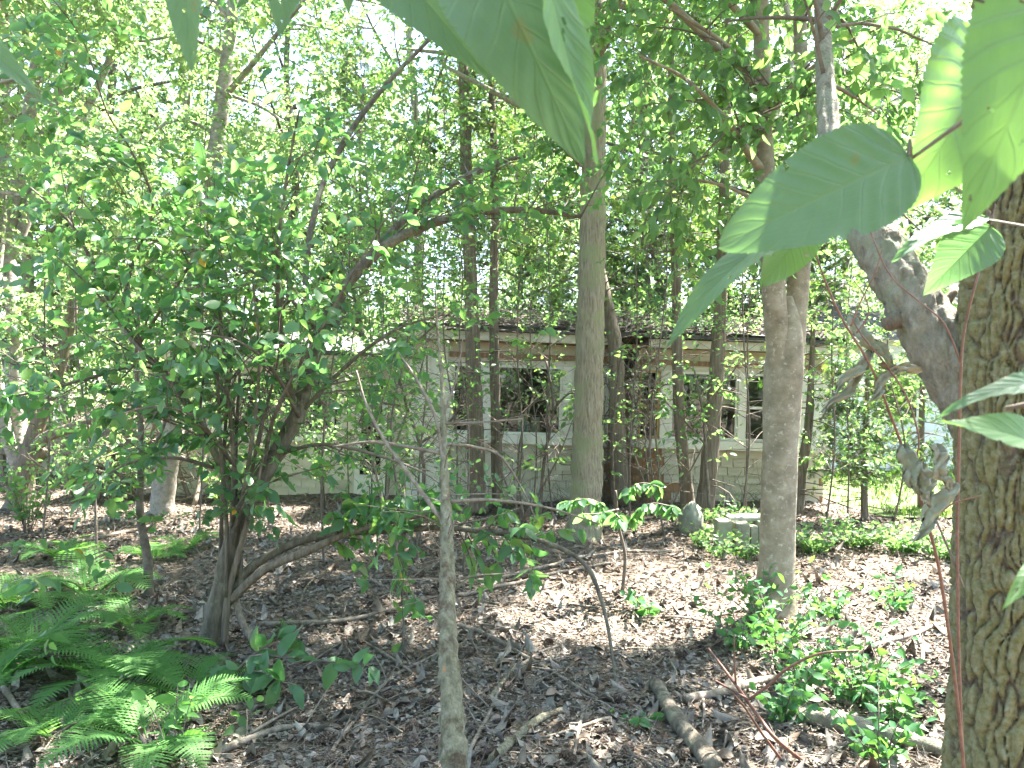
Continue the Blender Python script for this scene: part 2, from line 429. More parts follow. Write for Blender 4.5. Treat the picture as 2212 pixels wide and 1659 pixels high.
def mat_furrow():
    m, nt, out = nodes('furrowed_lichen_bark'); L = nt.links
    at = N_(nt, 'ShaderNodeAttribute', attribute_name='var')
    tc = N_(nt, 'ShaderNodeTexCoord')
    n1 = N_(nt, 'ShaderNodeTexNoise', i_Scale=38.0, i_Detail=6.0, i_Roughness=.7); L.new(tc.outputs['Object'], n1.inputs[0])
    n2 = N_(nt, 'ShaderNodeTexNoise', i_Scale=7.0, i_Detail=5.0, i_Roughness=.65); L.new(tc.outputs['Object'], n2.inputs[0])
    r1 = ramp(nt, [(.3, (.055, .042, .030)), (.55, (.11, .090, .068)), (.75, (.19, .16, .125))]); L.new(n1.outputs['Fac'], r1.inputs[0])
    lich = ramp(nt, [(.3, (.10, .095, .035)), (.45, (.17, .16, .075)), (.6, (.215, .21, .125)), (.75, (.28, .285, .22))]); L.new(n1.outputs['Fac'], lich.inputs[0])
    a = N_(nt, 'ShaderNodeMath', operation='ADD'); L.new(at.outputs['Fac'], a.inputs[0]); L.new(n2.outputs['Fac'], a.inputs[1])
    k = ramp(nt, [(.52, (0, 0, 0)), (.70, (.85,) * 3)]); mu = N_(nt, 'ShaderNodeMath', operation='MULTIPLY'); mu.inputs[1].default_value = .62
    L.new(a.outputs[0], mu.inputs[0]); L.new(mu.outputs[0], k.inputs[0])
    mc = N_(nt, 'ShaderNodeMix', data_type='RGBA'); L.new(k.outputs[0], mc.inputs[0]); L.new(r1.outputs[0], mc.inputs[6]); L.new(lich.outputs[0], mc.inputs[7])
    p = N_(nt, 'ShaderNodeBsdfPrincipled', i_Roughness=.95); p.inputs['Specular IOR Level'].default_value = .15
    L.new(mc.outputs[2], p.inputs['Base Color'])
    b = N_(nt, 'ShaderNodeBump', i_Strength=1.0, i_Distance=.012); L.new(n1.outputs['Fac'], b.inputs['Height']); L.new(b.outputs[0], p.inputs['Normal'])
    L.new(p.outputs[0], out.inputs[0])
    return m
M['bark_oak'] = mat_furrow()

# ------------------------------------------------------------------ ground
def ground():
    def ax(n, near, far, c):
        u = np.linspace(-1, 1, n); return c + np.sinh(u * 5.2) / math.sinh(5.2) * far
    X, Y = np.meshgrid(ax(190, 1, 420, 0), ax(190, 1, 420, 6), indexing='ij')
    far = np.clip((np.hypot(X, Y - 6) - 25) / 60, 0, 1)
    Z = gz(X, Y) * (1 - far)
    n = 190
    i = np.arange(n - 1)[:, None] * n + np.arange(n - 1)[None]
    q = np.stack([i, i + n, i + n + 1, i + 1], -1).reshape(-1, 4)
    mb = MB(); mb.add(np.stack([X, Y, Z], -1).reshape(-1, 3), quads=q)
    tag(mb.build('ground', M['soil']), 'dark forest soil under the trees', kind='structure')
ground()

def in_house(x, y):
    return ((x > -4.9) & (x < 5.0) & (y > 11.0 + x * .07) & (x > -.6)) | ((x > -5.2) & (x <= -.6) & (y > 11.95))

def litter():
    mb = MB()
    n1, n2, n3 = 74000, 66000, 16000
    def pts(n, y0, y1, pw):
        y = y0 + (y1 - y0) * rng.random(n) ** pw
        x = (rng.random(n) * 2 - 1) * (y * .70 + .8)
        return x, y
    for n, y0, y1, pw, s0, s1 in ((n1, 2.3, 6.5, .9, .014, .058), (n2, 6, 13, .8, .020, .066), (n3, 12, 24, .8, .06, .13)):
        x, y = pts(n, y0, y1, pw)
        k = ~in_house(x, y) & ~((x > 4.7) & (y > 9.8)); x, y = x[k], y[k]; n = len(x)
        P = np.stack([x, y, gz(x, y) + .004 + .022 * rng.random(n) ** 2], -1)
        a = rng.random(n) * 2 * np.pi
        D = np.stack([np.cos(a), np.sin(a), rng.normal(0, .28, n)], -1)
        Nn = np.stack([rng.normal(0, .42, n), rng.normal(0, .42, n), np.ones(n)], -1)
        tp = (LEAF_RHOMB[0] * np.array([1, 1.25, 1.5]), LEAF_RHOMB[1])
        place(mb, tp, P, D, Nn, s0 + (s1 - s0) * rng.random(n) ** 1.8, rng.random(n))
    tag(mb.build('leaf_litter', M['litter'], smooth=False), 'brown and grey dead leaves covering the forest floor', 'leaf litter', kind='stuff')
    mb = MB()
    n = 7000
    y = 2.4 + 9.5 * rng.random(n) ** 1.2; x = (rng.random(n) * 2 - 1) * (y * .7 + .5)
    k = ~in_house(x, y); x, y = x[k], y[k]; n = len(x)
    a = rng.random(n) * 2 * np.pi; l = .06 + .34 * rng.random(n) ** 2.2
    d = np.stack([np.cos(a), np.sin(a), np.zeros(n)], -1) * l[:, None]
    P0 = np.stack([x, y, gz(x, y) + .012 + .02 * rng.random(n)], -1); P2 = P0 + d; P2[:, 2] = gz(P2[:, 0], P2[:, 1]) + .012 + .025 * rng.random(n)
    P1 = (P0 + P2) / 2 + rng.normal(0, .18, (n, 3)) * l[:, None] * np.array([1, 1, .25])
    P1[:, 2] = np.maximum(P1[:, 2], gz(P1[:, 0], P1[:, 1]) + .015)
    r = .0012 + .0035 * rng.random(n) ** 2
    bez_tubes(mb, P0, P1, P2, r, r * .6, 4, 3)
    tag(mb.build('twig_litter', M['dead_wood']), 'small dead twigs scattered through the leaf litter', 'twigs', kind='stuff')
litter()
_keep = rng; rng = np.random.default_rng(77)
def whole_leaves():
    mb = MB(); n = 2600
    y = 2.5 + 8 * rng.random(n) ** 1.2; x = (rng.random(n) * 2 - 1) * (y * .7 + .4)
    k = ~in_house(x, y); x, y = x[k], y[k]; n = len(x)
    a = rng.random(n) * 6.283
    cup = LEAF_OV[1][0] * np.array([1, 1, 2.2])
    P = np.stack([x, y, gz(x, y) + .018 + .012 * rng.random(n)], -1)
    D = np.stack([np.cos(a), np.sin(a), rng.normal(0, .2, n)], -1); Nn = np.stack([rng.normal(0, .5, n), rng.normal(0, .5, n), np.where(rng.random(n) < .5, 1, -1)], -1)
    place(mb, (cup, LEAF_OV[1][1]), P, D, Nn, .05 + .075 * rng.random(n), rng.random(n))
    tag(mb.build('curled_leaves', M['litter']), 'larger curled dead leaves lying on top of the litter', 'leaf litter', kind='stuff')
    mb = MB(); n = 5200
    y = 2.4 + 8.5 * rng.random(n) ** 1.3; x = (rng.random(n) * 2 - 1) * (y * .7 + .5)
    k = ~in_house(x, y); x, y = x[k], y[k]; n = len(x)
    a = rng.random(n) * 2 * np.pi; l = .12 + .5 * rng.random(n) ** 2
    P0 = np.stack([x, y, gz(x, y) + .015 + .02 * rng.random(n)], -1); P2 = P0 + np.stack([np.cos(a), np.sin(a), np.zeros(n)], -1) * l[:, None]
    P2[:, 2] = gz(P2[:, 0], P2[:, 1]) + .015 + .07 * rng.random(n) ** 3
    P1 = (P0 + P2) / 2 + rng.normal(0, .12, (n, 3)) * l[:, None] * np.array([1, 1, .25]); P1[:, 2] = np.maximum(P1[:, 2], gz(P1[:, 0], P1[:, 1]) + .02)
    r = .001 + .0022 * rng.random(n) ** 2
    bez_tubes(mb, P0, P1, P2, r, r * .6, 4, 3)
    tag(mb.build('fine_twigs', M['twig']), 'fine dark twigs woven through the leaf litter', 'twigs', kind='stuff')
whole_leaves()
rng = _keep

def lawn():
    mb = MB()
    xs = np.linspace(4.75, 26, 40); ys = np.linspace(9.9, 44, 40)
    X, Y = np.meshgrid(xs, ys, indexing='ij'); n = 40
    i = np.arange(n - 1)[:, None] * n + np.arange(n - 1)[None]
    mb.add(np.stack([X, Y, gz(X, Y) * np.clip(1 - (np.hypot(X, Y - 6) - 25) / 60, 0, 1) + .02], -1).reshape(-1, 3), quads=np.stack([i, i + n, i + n + 1, i + 1], -1).reshape(-1, 4))
    tag(mb.build('lawn', M['lawn']), 'sunny lawn beyond the house', kind='structure')
    mb = MB(); n = 22000
    x = 4.75 + 15 * rng.random(n); y = 9.9 + 20 * rng.random(n) ** 1.6
    P = np.stack([x, y, gz(x, y) + .015], -1)
    D = np.stack([rng.normal(0, .4, n), rng.normal(0, .4, n), np.ones(n)], -1)
    place(mb, (LEAF_RHOMB[0] * np.array([1, .16, 1]), LEAF_RHOMB[1]), P, D, rng.normal(size=(n, 3)), .05 + .09 * rng.random(n), rng.random(n))
    tag(mb.build('lawn_grass', M['grass']), 'short sunlit grass on the lawn beyond the house', 'grass', kind='stuff')
lawn()

# ------------------------------------------------------------------ the abandoned house
def box(mb, a, b, var=.5, jit=0):
    (x0, y0, z0), (x1, y1, z1) = a, b
    v = np.array([(x0, y0, z0), (x1, y0, z0), (x1, y1, z0), (x0, y1, z0), (x0, y0, z1), (x1, y0, z1), (x1, y1, z1), (x0, y1, z1)], float)
    if jit: v += rng.normal(0, jit, v.shape)
    q = [(0, 3, 2, 1), (4, 5, 6, 7), (0, 1, 5, 4), (1, 2, 6, 5), (2, 3, 7, 6), (3, 0, 4, 7)]
    mb.add(v, quads=q, var=var)
def part(parent, name, m, *boxes, jit=0):
    mb = MB()
    for b in boxes: box(mb, b[0], b[1], jit=jit)
    return put(mb.mesh(name, M[m], False), name, parent, off=False)

house = thing('house', 'abandoned cream shingled single-storey house with row of windows behind the trees', 'house', W(960, 1095, 11.0))
house.rotation_euler = (0, R(1.9), R(3.5))
def house_build():
    H = house
    # front wall of the main block: u runs right, y runs into the house, z up
    UE = 5.55
    part(H, 'lower_wall', 'bare_wood', ((-.5, .06, -.5), (UE, .16, .93)))
    part(H, 'header_board', 'cream', ((-.5, .02, 2.05), (2.30, .16, 2.36)))
    part(H, 'header_board', 'cream', ((2.72, .02, 2.05), (UE, .16, 2.36)))
    part(H, 'corner_panel', 'trim', ((-.55, 0, -.45), (-.02, .17, 2.36)))
    for k in range(3): part(H, 'batten', 'trim', ((-.50 + k * .19, -.018, -.40), (-.465 + k * .19, -.002, 2.34)))
    part(H, 'stained_strip', 'bare_wood', ((.0, -.012, 2.14), (2.28, .017, 2.215)))
    part(H, 'stained_strip', 'bare_wood', ((2.75, -.010, 2.13), (UE - .1, .017, 2.20)))
    part(H, 'sill_board', 'trim', ((-.02, -.06, .93), (2.30, .16, 1.06)))
    part(H, 'sill_board', 'trim', ((2.66, -.06, .925), (UE, .16, 1.055)))
    posts = [(-.02, .05), (.47, .60), (1.635, 1.765), (2.21, 2.31), (2.62, 2.745), (3.06, 3.215), (4.21, 4.305), (4.70, UE)]
    for a, b in posts: part(H, 'window_post', 'trim', ((a, -.01, 1.06), (b, .15, 2.05)))
    def window(a, b, frame='trim', rail=None):
        t = .035
        f = part(H, 'window', frame, ((a, .015, 1.062), (b, .075, 1.062 + t)), ((a, .015, 2.048 - t), (b, .075, 2.048)),
                 ((a, .016, 1.062 + t), (a + t, .074, 2.048 - t)), ((b - t, .016, 1.062 + t), (b, .074, 2.048 - t)))
        if rail: 
            r = part(f, 'rail', frame, ((a + t, .02, rail), (b - t, .07, rail + .04)))
        part(f, 'pane', 'glass', ((a + t, .045, 1.062 + t), (b - t, .049, 2.048 - t)))
    window(.05, .47); window(.60, 1.635); window(1.765, 2.21, rail=1.40)
    window(2.745, 3.06, 'yellow_wood', 1.51); window(3.215, 4.21); window(4.305, 4.70, rail=1.53)
    # torn-open bay between the windows
    for k in range(9):
        u = 2.31 + .035 * k
        mb = MB(); z0, z1 = .15 + .2 * rng.random(), 1.15 + 1.1 * rng.random()
        v = rng.normal(0, .02); lean = rng.normal(0, .06)
        box(mb, (u, .02, z0), (u + .05, .045, z1)); mb.V[0][4:, 0] += lean; mb.V[0][4:, 2] += rng.normal(0, .05, 4); mb.V[0][:, 1] += rng.normal(0, .03)
        put(mb.mesh('broken_board', M['bare_wood'], False), 'broken_board', H, off=False)
    part(H, 'dark_backing', 'dark_room', ((2.28, .19, 0), (2.75, .24, 2.36)))  # dark sheet standing in for the unlit inside of the opening
    # shingles under the sill, each its own piece
    protos = {}
    def shingle(u, z, wd, hh, ypos, mname):
        key = (round(wd, 2), mname, random.randrange(3))
        if key not in protos:
            mb = MB(); w2 = key[0]
            e = rng.normal(0, .004, 4)
            v = [(0, 0, 0 + e[0]), (w2, 0, 0 + e[1]), (w2, .019, hh), (0, .019, hh), (0, .016, 0 + e[0]), (w2, .016, 0 + e[1]), (w2, .025, hh), (0, .025, hh)]
            mb.add(v, quads=[(0, 1, 2, 3), (5, 4, 7, 6), (4, 5, 1, 0), (3, 2, 6, 7), (1, 5, 6, 2), (4, 0, 3, 7)])
            protos[key] = mb.mesh('shingle', M[mname], False)
        o = put(protos[key], 'shingle', H, Matrix.Translation((u, ypos, z)) @ Matrix.Rotation(rng.normal(0, .006), 4, 'Y'), off=False)
    rows = 9
    for r in range(rows):
        z = -.22 + r * .128; u = 0.0 + (r % 2) * .06
        while u < UE - .1:
            wd = random.choice((.18, .22, .26, .30)); wd = min(wd, UE - u)
            if wd > .08:
                rust = 2.15 < u < 3.2 and abs(u - 2.6) + abs(z - .35) * .5 < .35 + .35 * random.random()
                if not (2.3 < u < 2.62 and z > .25 and random.random() < .6):
                    shingle(u, z, wd - .010, .138, .030 - .0006 * r + random.uniform(0, .002), 'rust_shingle' if rust else 'shingle')
            u += wd
    # side wall, rear, floor and ceiling close the room
    part(H, 'side_wall', 'cream', ((UE - .14, .17, -.5), (UE - .02, 4.6, 2.36)))
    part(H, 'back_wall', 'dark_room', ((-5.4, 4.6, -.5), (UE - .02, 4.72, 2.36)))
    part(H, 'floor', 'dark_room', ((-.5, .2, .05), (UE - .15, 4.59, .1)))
    part(H, 'return_wall', 'cream', ((-.54, .18, -.4), (-.44, 4.59, 2.3)))
    # eaves and roof
    part(H, 'fascia', 'cream', ((-.8, -.30, 2.37), (2.25, -.27, 2.49)))
    part(H, 'fascia', 'cream', ((2.80, -.30, 2.36), (UE + .3, -.27, 2.475)))
    part(H, 'soffit', 'bare_wood', ((-.8, -.265, 2.365), (UE + .3, .17, 2.39)))
    mb = MB()
    v = [(-.85, -.36, 2.50), (UE + .35, -.36, 2.485), (UE + .35, 2.4, 3.02), (-.85, 2.4, 3.05), (UE + .35, 5.0, 2.5), (-.85, 5.0, 2.5)]
    v = v + [(a, b, c + .06) for a, b, c in v]
    mb.add(v, quads=[(0, 1, 2, 3), (3, 2, 4, 5), (6, 9, 8, 7), (9, 11, 10, 8), (0, 6, 7, 1), (1, 7, 8, 2), (2, 8, 10, 4), (5, 11, 9, 3), (3, 9, 6, 0), (4, 10, 11, 5)])
    rf = put(mb.mesh('roof', M['roofing'], False), 'roof', H, off=False)
    for k in range(22):
        u = -.7 + .29 * k + rng.normal(0, .02)
        mb = MB(); box(mb, (u, -.40, 2.568), (u + .27, -.02, 2.582), jit=.006)
        put(mb.mesh('roof_shingle', M['roofing'], False), 'roof_shingle', rf, off=False)
    # set-back left wing
    y0 = 1.15
    part(H, 'wing_wall', 'cream', ((-4.6, y0 + .05, -.3), (-2.62, y0 + .15, .95)), ((-4.6, y0 + .05, 1.80), (-.56, y0 + .15, 2.15)),
         ((-4.6, y0 + .05, .95), (-4.1, y0 + .15, 1.80)), ((-2.62, y0 + .05, -.3), (-1.76, y0 + .15, .95)), ((-1.76, y0 + .05, -.3), (-1.45, y0 + .15, .30)), ((-.95, y0 + .05, -.3), (-.56, y0 + .15, 1.80)), ((-1.75, y0 + .04, .3), (-1.45, y0 + .14, 1.80)))
    for r in range(9):
        z = -.05 + r * .125; u = -4.6 + (r % 2) * .09
        while u < -1.5:
            wd = random.choice((.22, .26, .30)); 
            if not (u + wd > -1.5) and (z < .84 if u + wd < -2.66 else z < .25): shingle(u, z, wd - .006, .135, y0 + .022 - .0006 * r, 'shingle')
            u += wd
    def wwin(a, b, z0, z1):
        t = .045
        f = part(H, 'window', 'trim', ((a, y0, z0), (b, y0 + .1, z0 + t)), ((a, y0, z1 - t), (b, y0 + .1, z1)), ((a, y0 + .001, z0 + t), (a + t, y0 + .099, z1 - t)), ((b - t, y0 + .001, z0 + t), (b, y0 + .099, z1 - t)))
        part(f, 'pane', 'glass', ((a + t, y0 + .04, z0 + t), (b - t, y0 + .044, z1 - t)))
        part(f, 'sill', 'trim', ((a - .05, y0 - .05, z0 - .07), (b + .05, y0 + .09, z0 - .003)))
    wwin(-3.3, -1.78, .86, 1.78); wwin(-4.1, -3.36, .97, 1.78)
    dr = part(H, 'door', 'trim', ((-1.44, y0 - .02, -.05), (-.96, y0 + .06, .30)), ((-1.44, y0 - .02, .30), (-1.36, y0 + .06, 1.78)), ((-1.04, y0 - .02, .30), (-.96, y0 + .06, 1.78)), ((-1.36, y0 - .02, 1.70), (-1.04, y0 + .06, 1.78)))
    part(dr, 'pane', 'glass', ((-1.36, y0 + .01, .30), (-1.04, y0 + .014, 1.70)))
    part(H, 'wing_side_wall', 'cream', ((-4.72, y0 + .16, -.3), (-4.6, 4.6, 2.15)))
    mb = MB(); v = [(-4.95, y0 - .3, 2.16), (-.62, y0 - .3, 2.14), (-.62, 3, 2.5), (-4.95, 3, 2.52), (-.62, 4.9, 2.2), (-4.95, 4.9, 2.2)]
    v = v + [(a, b, c + .06) for a, b, c in v]
    mb.add(v, quads=[(0, 1, 2, 3), (3, 2, 4, 5), (6, 9, 8, 7), (9, 11, 10, 8), (0, 6, 7, 1), (1, 7, 8, 2), (2, 8, 10, 4), (5, 11, 9, 3), (3, 9, 6, 0), (4, 10, 11, 5)])
    put(mb.mesh('wing_roof', M['roofing'], False), 'wing_roof', H, off=False)
    part(H, 'wing_fascia', 'cream', ((-4.95, y0 - .25, 2.0), (-.62, y0 - .22, 2.13)))
house_build()
bpy.context.view_layer.update()
HM = house.matrix_world.copy()
def hp(u, y, z): return np.array(HM @ Vector((u, y, z)))

bx = MB(); box(bx, (1.02, .10, 1.062), (1.16, .14, 1.30)); bx.V = [np.array([hp(*v) for v in bx.V[0]])]
tag(bx.build('box', M['teal'], smooth=False), 'teal box standing inside the large window on the sill', 'box')
bx = MB(); box(bx, (1.20, .10, 1.062), (1.33, .14, 1.31)); bx.V = [np.array([hp(*v) for v in bx.V[0]])]
tag(bx.build('box', M['cream'], smooth=False), 'beige box beside the teal one inside the large window', 'box')

def debris():
    mb = MB(); n = 420
    u = -.8 + 6.5 * rng.random(n); y = -.25 + 2.4 * rng.random(n)
    z = 2.56 + (y + .36) * .192
    P0 = np.array([hp(a, b, c + .02) for a, b, c in zip(u, y, z)])
    a = rng.random(n) * 2 * np.pi; l = .15 + .7 * rng.random(n) ** 2
    d = np.stack([np.cos(a) * l, np.sin(a) * .4 * l, .02 + .35 * l * rng.random(n) ** 2], -1)
    P2 = P0 + d; P1 = (P0 + P2) / 2 + rng.normal(0, .05, (n, 3)) + np.array([0, 0, .03])
    r = .003 + .007 * rng.random(n) ** 2
    bez_tubes(mb, P0, P1, P2, r, r * .5, 4, 3)
    tag(mb.build('roof_twigs', M['dead_wood']), 'fallen twigs and sticks lying on the main roof', 'twigs', kind='stuff')
    mb = MB(); n = 7000
    u = -.85 + 6.7 * rng.random(n); y = -.36 + 2.7 * rng.random(n)
    P = np.array([hp(a, b, 2.565 + (b + .36) * .192 + .01 + .03 * c * c) for a, b, c in zip(u, y, rng.random(n))])
    a = rng.random(n) * 6.283
    place(mb, LEAF_RHOMB, P, np.stack([np.cos(a), np.sin(a), rng.normal(0, .3, n)], -1), np.stack([rng.normal(0, .4, n), rng.normal(0, .4, n), np.ones(n)], -1), .05 + .06 * rng.random(n), rng.random(n))
    tag(mb.build('roof_leaves', M['litter'], smooth=False), 'dead leaves drifted over the roof of the house', 'leaf litter', kind='stuff')
debris()

# neighbouring white house in the sun beyond the lawn
nh = thing('house', 'distant white sided house in full sun beyond the lawn', 'house', (9.1, 15.8, 0))
part(nh, 'wall', 'siding', ((-2.6, 0, -.2), (3.8, 6, 2.7)))
for k in range(14): part(nh, 'siding_board', 'siding', ((-2.6, -.02, .05 + k * .19), (3.8, -.003, .20 + k * .19)))
for u in (-1.7, .4, 2.3):
    f = part(nh, 'window', 'trim', ((u, -.06, 1.0), (u + .9, -.025, 2.1))); part(f, 'pane', 'dark_room', ((u + .08, -.075, 1.08), (u + .82, -.062, 2.02)))
mb = MB(); mb.add([(-2.9, -.4, 2.65), (4.1, -.4, 2.65), (4.1, 3, 4.3), (-2.9, 3, 4.3), (4.1, 6.4, 2.65), (-2.9, 6.4, 2.65)], quads=[(0, 1, 2, 3), (3, 2, 4, 5)], tris=[(0, 3, 5), (1, 4, 2)])
put(mb.mesh('roof', M['roofing'], False), 'roof', nh, off=False)

# low board fence far left and pale shed
fn = thing('fence', 'sunlit low board fence behind the leaning red-barked tree', 'fence', W(150, 1010, 13.2))
for k in range(3): part(fn, 'board', 'dead_wood', ((-1.35, -.02, .22 + k * .15), (1.15, .02, .35 + k * .15)), jit=.006)
for k in (-1.2, -.1, 1.0): part(fn, 'post', 'dead_wood', ((k - .05, .023, -.35), (k + .05, .12, .78)))
sh = thing('shed', 'pale white shed half hidden past the multi-stemmed tree', 'shed', W(-60, 1000, 14.5))
part(sh, 'wall', 'siding', ((-2.2, 0, -.3), (.66, 2, 1.9)))
mb = MB(); mb.add([(-2.4, -.25, 1.85), (.85, -.25, 1.85), (.85, 1, 2.6), (-2.4, 1, 2.6), (.85, 2.25, 1.85), (-2.4, 2.25, 1.85)], quads=[(0, 1, 2, 3), (3, 2, 4, 5)], tris=[(0, 3, 5), (1, 4, 2)])
put(mb.mesh('roof', M['roofing'], False), 'roof', sh, off=False)

# ------------------------------------------------------------------ growing trees
class Wood:
    """sample points along limbs: position, tangent, radius, and weight"""
    def __init__(self): self.P, self.T, self.R, self.w = [], [], [], []
    def poly(self, P, rad, lo=0., hi=1., w=1.):
        n = len(P); a, b = int(lo * (n - 1)), max(int(hi * (n - 1)), int(lo * (n - 1)) + 1)
        T = nrm(np.gradient(P, axis=0)); seg = np.linalg.norm(np.gradient(P, axis=0), axis=1)
        self.P.append(P[a:b + 1]); self.T.append(T[a:b + 1]); self.R.append(np.broadcast_to(rad, (n,))[a:b + 1]); self.w.append(seg[a:b + 1] * w)
    def bezs(self, P0, P1, P2, R0, lo=.3, hi=1., m=6):
        for t in np.linspace(lo, hi, m):
            tt = np.full(len(P0), t)
            self.P.append(bez(P0, P1, P2, tt)); self.T.append(bezt(P0, P1, P2, tt)); self.R.append(R0 * (1 - .7 * t))
            self.w.append(np.linalg.norm(P2 - P0, axis=1))
    def pick(self, n):
        P, T, Rr, w = map(np.concatenate, (self.P, self.T, self.R, self.w))
        i = rng.choice(len(P), n, p=w / w.sum())
        return P[i], T[i], Rr[i]

def sprout(wood, n, l0, l1, out=1., along=.5, up=.3, droop=.1, rr=.5, rmax=.03, bias=None):
    P, T, Rr = wood.pick(n)
    d = rng.normal(size=(n, 3)); d -= (d * T).sum(1, keepdims=True) * T; d = nrm(d)
    dirn = nrm(out * d + along * T + np.array([0, 0, up]) + (0 if bias is None else np.asarray(bias)))
    l = l0 + (l1 - l0) * rng.random(n)
    P2 = P + dirn * l[:, None] - np.array([0, 0, 1.]) * (droop * l)[:, None] + rng.normal(0, .08, (n, 3)) * l[:, None]
    P1 = P + dirn * (l * .5)[:, None] + rng.normal(0, .05, (n, 3)) * l[:, None]
    return P, P1, P2, np.minimum(Rr * rr, rmax)

def leaves_on(P0, P1, P2, per, s0, s1, up=.7, hang=.3, tip=True):
    n = len(P0)
    t = (np.tile(np.linspace(.25, 1, per), n) + rng.normal(0, .05, n * per)).clip(.1, 1)
    a, b, c = (np.repeat(v, per, 0) for v in (P0, P1, P2))
    P = bez(a, b, c, t); T = bezt(a, b, c, t)
    m = len(P)
    side = nrm(np.cross(T, np.array([0, 0, 1.]) + rng.normal(0, .2, (m, 3)))) * np.where(np.tile(np.arange(per) % 2, n), 1, -1)[:, None]
    D = nrm(.55 * T + .8 * side + rng.normal(0, .35, (m, 3)) - np.array([0, 0, hang]))
    Nn = nrm(rng.normal(0, .6, (m, 3)) + np.array([0, -.15, up]))
    S = s0 + (s1 - s0) * rng.random(m)
    return P, D, Nn, S

CAMP = np.array([0, 0, CAMZ])
def foliage(root, Ls, mname, parts=300, name='leaf', rest='foliage', low=False):
    """the leaves that show largest become leaf objects, the others one mass"""
    P, D, Nn, S = (np.concatenate([l[i] for l in Ls]) for i in range(4))
    px = CX + P[:, 0] / np.maximum(P[:, 1], .05) * FPX; py = HY - (P[:, 2] - CAMZ) / np.maximum(P[:, 1], .05) * FPX
    vis = (P[:, 1] > .3) & (px > -10) & (px < 2222) & (py > -10) & (py < 1669)
    score = np.where(vis, S / np.linalg.norm(P - CAMP, axis=1), 0)
    order = np.argsort(-score); big = order[:parts] if parts else order[:0]; other = order[len(big):]
    if len(big):
        ms = []
        for tp in LEAF_OV:
            mb = MB(); mb.add(tp[0], tris=tp[1], var=0.); ms.append(mb.mesh(name, M[mname]))
        X, Y, Z = orient(D[big], Nn[big])
        for j, i in enumerate(big):
            A = Matrix(((*(X[j] * S[i]), 0), (*(Y[j] * S[i]), 0), (*(Z[j] * S[i]), 0), (0, 0, 0, 1))).transposed()
            A.translation = Vector(P[i])
            put(ms[j % 4], name, root, A)
    if len(other):
        mb = MB(); i = other; g = rng.integers(0, 4, len(i))
        if low: place(mb, LEAF_LOW, P[i], D[i], Nn[i], S[i], rng.random(len(i)))
        else:
            for k in range(4):
                jj = i[g == k]
                if len(jj): place(mb, LEAF_OV[k], P[jj], D[jj], Nn[jj], S[jj], rng.random(len(jj)))
        tag(mb.build(rest, M[mname], root), kind='stuff')

def limb(root, name, px, mname, k=8, per=6, wood=None, lo=0., rough=0., freq=10, lump=0, w=1.):
    """px: rows (x, y, distance, width in picture pixels)"""
    s = spline(np.array(px, float), per)
    P = np.array([W(a, b, c) for a, b, c, _ in s]); rad = s[:, 3] / FPX * s[:, 2] / 2
    mb = MB(); tube(mb, P, rad, k, rough=rough, freq=freq, lump=lump)
    mb.build(name, M[mname], root)
    if wood is not None: wood.poly(P, rad, lo, 1., w)
    return P, rad

def ground_at(x, Y, dz=0):
    X = (x - CX) / FPX * Y
    return np.array([X, Y, float(gz(X, Y)) + dz])

def twigs(root, mname, sets, name='twigs'):
    mb = MB()
    for (P0, P1, P2, r0, k) in sets: bez_tubes(mb, P0, P1, P2, r0, r0 * .35, 4, k)
    return tag(mb.build(name, M[mname], root), kind='stuff')

# ---- background tree prototypes (built at the origin, copied)
def proto_tree(name, label, H, base, rad, lean, n1, n2, n3, per, ls, mleaf, mbark, tr=.13, group='trees of the wood around the house'):
    root = thing(name, label, 'tree', (0, 0, 0), group)
    px = np.array([(0, 0, -.25), (0, 0, .6)] + [(lean * (i / 5) ** 1.5 + rng.normal(0, .10), rng.normal(0, .14), .6 + (H - .6) * i / 5) for i in range(1, 6)])
    P = spline(px, 7); n = len(P); rr = tr * (1 - .86 * np.linspace(0, 1, n)) ; rr[:4] *= np.array([1.6, 1.35, 1.2, 1.08])
    mb = MB(); tube(mb, P, rr, 10, lump=.05)
    wd = Wood(); wd.poly(P, rr, base / H, 1.)
    a = sprout(wd, n1, rad * .5, rad, 1, .25, .35, .12, .55, .05); bez_tubes(mb, a[0], a[1], a[2], a[3], a[3] * .3, 6, 5)
    mb.build('trunk', M[mbark], root)
    w2 = Wood(); w2.bezs(*a[:3], a[3], .25, 1.); w2.poly(P, rr * .5, .75, 1., 2)
    b = sprout(w2, n2, rad * .2, rad * .42, 1, .5, .15, .15, .6, .015)
    w3 = Wood(); w3.bezs(*b[:3], b[3], .2, 1.)
    c = sprout(w3, n3, .2, .5, 1, .6, .05, .2, .5, .004)
    mb = MB(); bez_tubes(mb, b[0], b[1], b[2], b[3], b[3] * .3, 4, 3); bez_tubes(mb, c[0], c[1], c[2], c[3], c[3] * .5, 3, 3)
    mb.build('branches', M[mbark], root)
    mb = MB()
    if mleaf == 'cedar':
        Pq, D, Nn, S = leaves_on(*c[:3], per, ls * .7, ls * 1.3, .6, .35)
        place(mb, SPRAY, Pq, D, Nn, S, rng.random(len(Pq)))
    else:
        Pq, D, Nn, S = leaves_on(*c[:3], per, ls * .7, ls * 1.3, .8, .25)
        place(mb, LEAF_RHOMB, Pq, D, Nn, S, rng.random(len(Pq)))
    mb.build('crown', M[mleaf], root)
    return root

